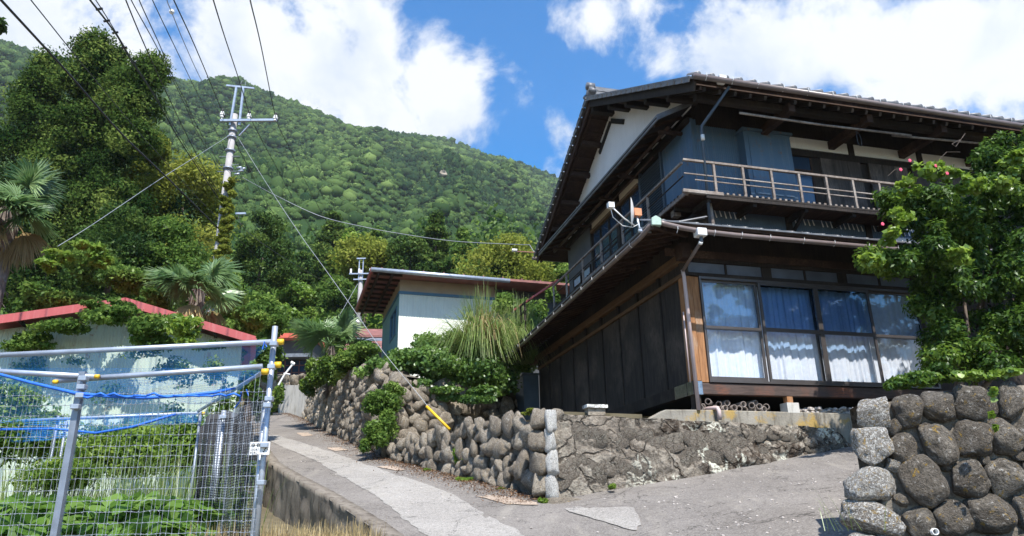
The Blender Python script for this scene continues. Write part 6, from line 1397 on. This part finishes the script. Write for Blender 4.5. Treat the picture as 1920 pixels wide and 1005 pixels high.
wire('power_cable', [(388, -40, 9), (400, 0, 10.5), (422, 71, 14), (447, 146, 17.5), (470, 220, 20.8), (485, 251, 22.5), (518, 313, 27), (560, 390, 34), (610, 470, 43)], .013, 'black_cable', 'black power line meeting the middle insulator of the crossarm')
wire('power_cable', [(462, -40, 9), (469, 0, 10.5), (489, 84, 14.5), (518, 223, 20.8), (540, 272, 24), (575, 345, 30), (630, 450, 42)], .013, 'black_cable', 'black power line meeting the right insulator of the crossarm')
wire('guy_wire', [(436, 250, 20.9), (370, 292, 19), (300, 336, 17.5), (175, 420, 15.2), (108, 462, 14.4)], .0075, 'steel_cable', 'pale guy wire slanting left from the pole across the cedar', 'guy wire')
wire('guy_wire', [(447, 259, 20.9), (505, 352, 19.5), (563, 440, 18.6), (612, 508, 17.9), (665, 583, 17.3), (716, 656, 16.8), (792, 749, 16.3), (802, 764, 16.25)], .0075, 'steel_cable', 'pale guy wire running down to the yellow guard on the rubble wall', 'guy wire')
p = at(671, 603, 17.2); o = MB().tube([(-.03, 0, .03), (.03, 0, -.03)], .035, 8).build('wire_insulator', M['white_pvc'], None, True); o.location = tuple(p); tag(o, 'white egg insulator on the right hand guy wire', 'insulator')
pa, pb = at(800, 762, 16.2), at(843, 805, 15.9); o = MB().tube([(0, 0, 0), tuple(pb-pa)], .033, 8).build('guy_wire_guard', M['yellow'], None, True); o.location = tuple(pa); tag(o, 'yellow plastic guard tube leaning on the rubble wall', 'wire guard')
wire('service_cable', [(455, 333, 20.9), (520, 368, 22), (600, 405, 22.5), (680, 425, 22.5), (750, 438, 22.4), (850, 452, 22), (960, 458, 21.4), (993, 459, 20.6)], .011, 'steel_cable', 'blue grey service cable from the pole to the house eave')
wire('service_cable', [(993, 459, 20.6), (1000, 470, 20.4), (1012, 481, 20.3), (1040, 484, 20.2)], .010, 'steel_cable', 'short drooping cable end at the rear eave of the house')
wire('service_cable', [(655, 520, 46), (620, 530, 40), (560, 500, 32), (470, 440, 21.3), (445, 400, 21)], .010, 'black_cable', 'thin cable linking the main pole and the distant pole')
wire('guy_wire', [(672, 530, 46), (652, 565, 45), (636, 592, 44)], .014, 'steel_cable', 'guy wire of the distant pole', 'guy wire')

# ------------------------------------------------------------------ pipe cage with nets
def cage():
    org = np.array([at(250, 1000, 7.5)[0], 7.5, .95]); root = empty('netted_cage', tuple(org)); tag(root, 'garden cage of galvanised scaffold pipes with wire mesh and blue bird net', 'garden cage')
    P = lambda x, y, D: at(x, y, D)-org
    def pipe(nm, a, b, r=.0245, m='galv', n=10): return MB().tube([a, b], r, n).build(nm, M[m], root, True)
    def down(p, z): return np.array([p[0], p[1], z-org[2]])
    # posts
    a = P(516, 612, 6.6); pipe('post', a, down(a, .9), .026); a2 = P(508, 655, 6.72)+np.array([.02, 0, 0]); pipe('post', a2, down(a2, .9), .026); a3 = P(497, 760, 6.62); pipe('post', a3, down(a3, .9), .022)
    c = P(156, 697, 6.3); MB().bar(c, down(c, .9), .055, .04, (0, 1, 0)).build('post', M['galv_dark'], root); c2 = P(160, 699, 6.34); MB().bar(c2, down(c2, .9), .02, .05, (0, 1, 0)).build('post', M['galv'], root)
    d = P(420, 770, 9.3); pipe('post', d, down(d, .9), .03); d2 = P(414, 778, 9.2); pipe('post', d2, down(d2, .9), .022, 'galv_dark')
    for x, y, D in ((110, 780, 9.6), (125, 790, 9.7), (376, 775, 9.6)): e = P(x, y, D); pipe('post', e, down(e, .9), .018, 'galv_dark')
    # rails
    rails = [((-120, 672, 6.65), (508, 641, 6.55)), ((-120, 690, 6.42), (186, 707, 6.30)), ((104, 714, 6.34), (492, 687, 6.5)), ((-60, 793, 9.6), (378, 774, 9.5)), ((494, 697, 6.5), (372, 771, 9.4)), ((180, 784, 9.6), (330, 777, 9.5)), ((120, 1020, 6.3), (480, 1010, 6.6))]
    for k, (a_, b_) in enumerate(rails): pipe('rail', P(*a_), P(*b_), .0245 if k < 3 else .02)
    for x, y, D in ((526, 641, 6.55), (497, 697, 6.42), (521, 684, 6.5), (381, 775, 9.3), (182, 706, 6.25), (104, 716, 6.25)):
        p = P(x, y, D); s = .027 if x > 300 and D < 8 else .018; MB().tube([p+np.array([-s, 0, 0]), p+np.array([s, 0, 0])], s*1.05, 10).build('end_cap', M['yellow'], root, True)
    for x, y, D in ((514, 645, 6.52), (510, 688, 6.5), (157, 710, 6.25), (154, 726, 6.25), (152, 742, 6.25), (143, 763, 6.25), (505, 748, 6.5), (502, 760, 6.5), (497, 835, 6.5), (490, 905, 6.5), (420, 782, 9.2)):
        p = P(x, y, D); MB().box(p[0]-.035, p[0]+.035, p[1]-.035, p[1]+.03, p[2]-.022, p[2]+.022).build('clamp', M['galv'], root, bevel=.006)
    # white tool-like bracket
    MB().tube([P(522, 722, 6.5), P(533, 703, 6.5), P(548, 684, 6.5)], .008, 6).tube([P(546, 679, 6.5), P(552, 683, 6.5)], .014, 6).tube([P(532, 700, 6.5), P(544, 702, 6.5)], .006, 5).build('white_hook', M['white_pvc'], root)
    # wire mesh in front
    wm = MB(); TL, TR = P(-60, 745, 6.42), P(505, 735, 6.52); zb = .85-org[2]
    # sagging top edge line
    def topz(f): return TL[2]+(TR[2]-TL[2])*f
    nh, nv = 17, 58
    for j in range(nh):
        pts = []
        for k in range(25):
            f = k/24; p = TL+(TR-TL)*f; z = 1.22-org[2]+(topz(f)-(1.22-org[2]))*(j/(nh-1)); pts.append((p[0], p[1]-.03+.012*mn.noise(Vector((f*9, j, 0))), z+.006*math.sin(f*60+j)+.008*mn.noise(Vector((f*14, j*3, 2)))))
        wm.tube(pts, .0021, 3, cap=False)
    for k in range(nv):
        f = (k+.3*math.sin(k*7))/nv; p = TL+(TR-TL)*f; wm.tube([(p[0], p[1]-.033, zb), (p[0]+.01*math.sin(k*3), p[1]-.033+.01*math.sin(k), (zb+topz(f))/2), (p[0], p[1]-.033, topz(f)+(.16 if k % 3 else .02))], .0013, 3, cap=False)
    # fine lower mesh
    for j in range(18):
        z = .95-org[2]+j*.018; wm.tube([tuple(TL*np.array([1, 1, 0])+np.array([0, -.04, z])), tuple(TR*np.array([1, 1, 0])+np.array([0, -.04, z]))], .0012, 3, cap=False)
    for k in range(150): f = .62+.38*k/150; p = TL+(TR-TL)*f; wm.tube([(p[0], p[1]-.04, .95-org[2]), (p[0]+.006, p[1]-.04, 1.27-org[2])], .0010, 3, cap=False)
    o = wm.build('wire_mesh', M['wire'], root); o['kind'] = 'stuff'
    knots = MB()
    for j in range(nh):
        for k in range(0, nv):
            f = (k+.3*math.sin(k*7))/nv; p = TL+(TR-TL)*f; z = 1.22-org[2]+(topz(f)-(1.22-org[2]))*(j/(nh-1)); knots.box(p[0]-.0035, p[0]+.0035, p[1]-.040, p[1]-.030, z-.004, z+.004)
    o = knots.build('mesh_knots', M['wire'], root); o['kind'] = 'stuff'
    # side mesh on the right, folded, and the black fine net
    sm = MB(); S0, S1 = P(500, 745, 6.6), P(425, 775, 9.0)
    for j in range(14):
        pts = []
        for k in range(13):
            f = k/12; p = S0+(S1-S0)*f; z = (1.1-org[2])+(p[2]-(1.1-org[2]))*(j/13); pts.append((p[0]+.05*math.sin(f*8+j*.4), p[1], z+.03*math.sin(f*5+j)))
        sm.tube(pts, .0028, 3, cap=False)
    for k in range(44): f = k/44; p = S0+(S1-S0)*f; x_ = .05*math.sin(f*8); sm.tube([(p[0]+x_, p[1], 1.0-org[2]), (p[0]+x_, p[1], p[2])], .0016, 3, cap=False)
    o = sm.build('wire_mesh', M['wire'], root); o['kind'] = 'stuff'
    def sheet(nm, mat, corners, nu, nv_, disp, su, sv_):
        A_, B_, C_, D2 = [np.array(c) for c in corners]; V = []; UV = []
        for j in range(nv_+1):
            for i in range(nu+1):
                u, v = i/nu, j/nv_; p = (A_*(1-u)+B_*u)*(1-v)+(D2*(1-u)+C_*u)*v; V.append(p+disp(u, v)); UV.append((u*su, v*sv_))
        F = [(j*(nu+1)+i, j*(nu+1)+i+1, (j+1)*(nu+1)+i+1, (j+1)*(nu+1)+i) for j in range(nv_) for i in range(nu)]
        me = np_mesh(nm, V, F, smooth=True); uv = me.uv_layers.new(name='UVMap'); lv = np.zeros(len(me.loops), np.int32); me.loops.foreach_get('vertex_index', lv); uv.data.foreach_set('uv', np.array(UV, np.float32)[lv].ravel()); return link_mesh(nm, me, mat, root)
    tau = 2*math.pi
    # roof net seen from below, sagging between the front rail and the back rail
    sag = lambda u, v: np.array([0, 0, -.16*math.sin(math.pi*v)*(1-.3*u)-.05*math.sin(math.pi*v)*math.sin(u*11)+.02*math.sin(v*17+u*5)])
    sheet('blue_bird_net', M['blue_net'], [P(-110, 672, 6.65), P(508, 642, 6.55), P(378, 772, 9.4), P(-60, 792, 9.6)], 60, 24, sag, tau*210, tau*150)
    sheet('blue_bird_net', M['blue_net_dense'], [P(-110, 690, 6.42), P(500, 690, 6.5), P(430, 752, 7.2), P(-80, 705, 6.6)], 60, 14, lambda u, v: np.array([.01*math.sin(v*30), 0, -.10*v*math.sin(math.pi*u)-.03*math.sin(u*23)*v]), tau*210, tau*22)
    # gathered hanging edge
    sheet('blue_bird_net', M['blue_net_dense'], [P(-60, 790, 9.5), P(378, 773, 9.4), P(380, 790, 9.35), P(-60, 815, 9.4)], 60, 6, lambda u, v: np.array([0, .04*math.sin(u*60), -.16*v*(abs(math.sin(u*4.2))+.25)*(1-u)]), tau*200, tau*12)
    MB().tube([P(-60, 692, 6.3), P(0, 702, 6.28), P(60, 718, 6.26), P(140, 737, 6.24), P(200, 743, 6.24), P(270, 746, 6.28), P(340, 742, 6.35), P(400, 736, 6.45), P(440, 728, 6.6)], [.012, .013, .014, .016, .013, .017, .013, .016, .010], 7).build('blue_rope', M['blue_rope'], root, True)
    for k in range(12):
        x = 150+k*25; y = 744-.0003*(x-270)**2; y = min(746, 742+.02*(k)); MB().tube([P(x, y, 6.24), P(x+14, y+rng.uniform(-6, 4), 6.22), P(x+25, y+1, 6.24)], .010, 5).build('rope_strand', M['blue_rope'], root, True)
    MB().tube([P(-40, 806, 9.2), P(100, 804, 9.2), P(180, 812, 9.2), P(250, 800, 9.2), P(330, 776, 9.3)], .016, 6).build('blue_rope', M['blue_rope'], root, True)
    MB().tube([P(452, 735, 6.8), P(450, 752, 6.9), P(440, 765, 6.9)], .007, 5).tube([P(462, 730, 6.7), P(466, 742, 6.7)], .006, 5).tube([P(492, 655, 6.5), P(496, 640, 6.5), P(500, 650, 6.5)], .006, 5).build('blue_cord', M['blue_rope'], root)
    sheet('black_net', M['black_net'], [P(372, 800, 9.0), P(498, 750, 6.7), np.array([P(480, 980, 6.7)[0], P(480, 980, 6.7)[1], 1.1-org[2]]), np.array([P(365, 900, 9.0)[0], P(365, 900, 9.0)[1], 1.1-org[2]])], 30, 26, lambda u, v: np.array([.06*math.sin(u*14+v*2), 0, .03*math.sin(u*9)]), tau*70, tau*60)
    # notice board on the corner post
    n0 = P(487, 841, 6.5); sg = empty('notice_sign', tuple(n0+org)); tag(sg, 'small white printed notice wired to the corner post', 'sign')
    w, hh = .088, .056; nb = lambda: MB()
    nb().box(-w, w, -.004, .004, -hh, hh).build('sign_plate', M['white_pvc'], sg, bevel=.003)
    ink = MB()
    def ring(cx, cz, r, t=.004):
        n = 18
        vs = []; 
        for rr in (r, r-t): vs += [(cx+rr*math.cos(a), -.0055, cz+rr*math.sin(a)*.8) for a in np.linspace(0, 2*math.pi, n, endpoint=False)]
        ink.add(vs, [(j, (j+1) % n, n+(j+1) % n, n+j) for j in range(n)])
    ring(-.058, .028, .017); ring(-.012, .028, .017)
    def st(x0, z0, x1, z1, t=.003): ink.bar((x0, -.0058, z0), (x1, -.0058, z1), .0008, t)
    for cx in (-.058, -.012): st(cx-.012, .028, cx+.012, .028, .006)
    for r_, (z, xs_) in enumerate(((-.008, (-.072, -.056, -.041, -.027, -.012)), (-.034, (-.072, -.056, -.041, -.026)))):
        for i, x in enumerate(xs_):
            st(x-.005, z+.006, x+.005, z+.006); st(x-.005, z-.006, x+.005, z-.006); st(x-.005, z, x+.004, z) if (i+r_) % 2 else None; st(x+.001, z-.008, x+.001, z+.008) if i % 3 else st(x-.004, z-.006, x-.004, z+.006)
            if i == 4: pass
    for a, b in (((.035, -.03), (.052, -.012)), ((.04, -.012), (.058, .004)), ((.05, .010), (.068, .022)), ((.045, .022), (.052, .030)), ((.064, -.002), (.072, -.012)), ((.032, -.024), (.044, -.032))): st(a[0], a[1], b[0], b[1], .006)
    ink.build('print', M['black'], sg)['kind'] = 'stuff'
cage()
# shade cloth bundle and dark planter behind the net
sc_ = MB(); n = 16
for k in range(n+1):
    f = k/n; a = at(372+ (470-372)*f, 800-30*math.sin(f*3), 9.9); sc_.v.append((a[0], a[1]+.1*math.sin(f*20), a[2])); b = at(362+(460-362)*f, 950, 9.9); sc_.v.append((b[0], b[1]+.1*math.sin(f*17), 1.0))
sc_.f = [(2*k, 2*k+2, 2*k+3, 2*k+1) for k in range(n)]; c0 = np.array(sc_.v).mean(0); sc_.v = [tuple(np.array(v)-c0) for v in sc_.v]; o = sc_.build('shade_cloth', M['shade_net'], None, True); o.location = tuple(c0); tag(o, 'black shade cloth hanging inside the cage corner', 'shade cloth'); sm_ = o.modifiers.new('thickness', 'SOLIDIFY'); sm_.thickness = .01

# leaf litter along the wall foot
lt = []
for i in range(10000):
    s = rng.uniform(0, 1); k = rng.integers(0, 7); a = Vector(RE[2+k]); b = Vector(RE[3+k]); p = a.lerp(b, s); off = abs(rng.normal(0, .30)); q = Vector(LE[2+k]).lerp(Vector(LE[3+k]), s)-p; p = p+q.normalized()*off; lt.append((p.x, p.y, zr(p.x, p.y)+.03))
lt = np.array(lt); V, F = leaves(lt, unit(np.array([0, 0, 1.0])+.25*rng.standard_normal((len(lt), 3))), rng.uniform(.02, .045, len(lt)), 1.6)
M['litter'] = mat_leaf('fallen leaf litter', (.09, .045, .025), (.20, .11, .06), (.30, .21, .13), .1, 0)
o = leaf_obj('leaf_litter', V, F, np.repeat(rng.uniform(0, 1, len(lt)), 4), M['litter'], tuple(lt.mean(0))); tag(o, 'brown fallen leaves along the foot of the walls', kind='stuff')
grass_clump('grass_tuft', 'long thin grass blades at the base of the boulder wall', 'grass clump', 1590, 995, 6.4, 9, .42, M['grass'], .3, (-.25, 0), .004, .9)

# small loose stones on the lane and driveway
gs = MB(); v_, f_ = ICO[1]; R = random.Random(31)
for i in range(420):
    u = R.random(); k = R.random()
    if i % 3: a, b = Vector(DA[1]).lerp(Vector(DA[3]), R.random()), Vector(DB[1]).lerp(Vector(DB[3]), R.random())
    else: t = R.random()*5; j = int(t); a = Vector(LE[1+j]).lerp(Vector(LE[2+j]), t-j); b = Vector(RE[1+j]).lerp(Vector(RE[2+j]), t-j); k = k**.4
    p = a.lerp(b, k); s_ = R.uniform(.006, .016)*(1.6 if R.random() < .06 else 1); z = zr(p.x, p.y)+.02*mn.noise(Vector((p.x*1.3, p.y*1.3, 2.2)))+.006
    gs.add([tuple(np.array(q)*s_*np.array([1.3, 1, .7])*R.uniform(.8, 1.2)+np.array([p.x, p.y, z])) for q in v_], [tuple(q) for q in f_])
o = gs.build('gravel', M['pebble']); tag(o, 'loose pale grit scattered over the asphalt', kind='stuff')

# ------------------------------------------------------------------ thin summer haze
hz = MB().box(-905, 905, -905, 905, -3, 560)
ho = hz.build('haze', None); hm = bpy.data.materials.new('haze'); hm.use_nodes = True; ht = hm.node_tree; ht.nodes.clear()
hp = ht.nodes.new('ShaderNodeVolumePrincipled'); hp.inputs['Density'].default_value = .0002; hp.inputs['Color'].default_value = (.86, .92, 1, 1); hp.inputs['Anisotropy'].default_value = .2
h2 = ht.nodes.new('ShaderNodeOutputMaterial'); ht.links.new(hp.outputs[0], h2.inputs['Volume']); ho.data.materials.append(hm); tag(ho, 'thin bluish summer haze filling the valley air', kind='stuff')

for _o in list(SC.objects):
    if _o.name.startswith(('inner_branches', 'inner_sprays')): _o['kind'] = 'stuff'
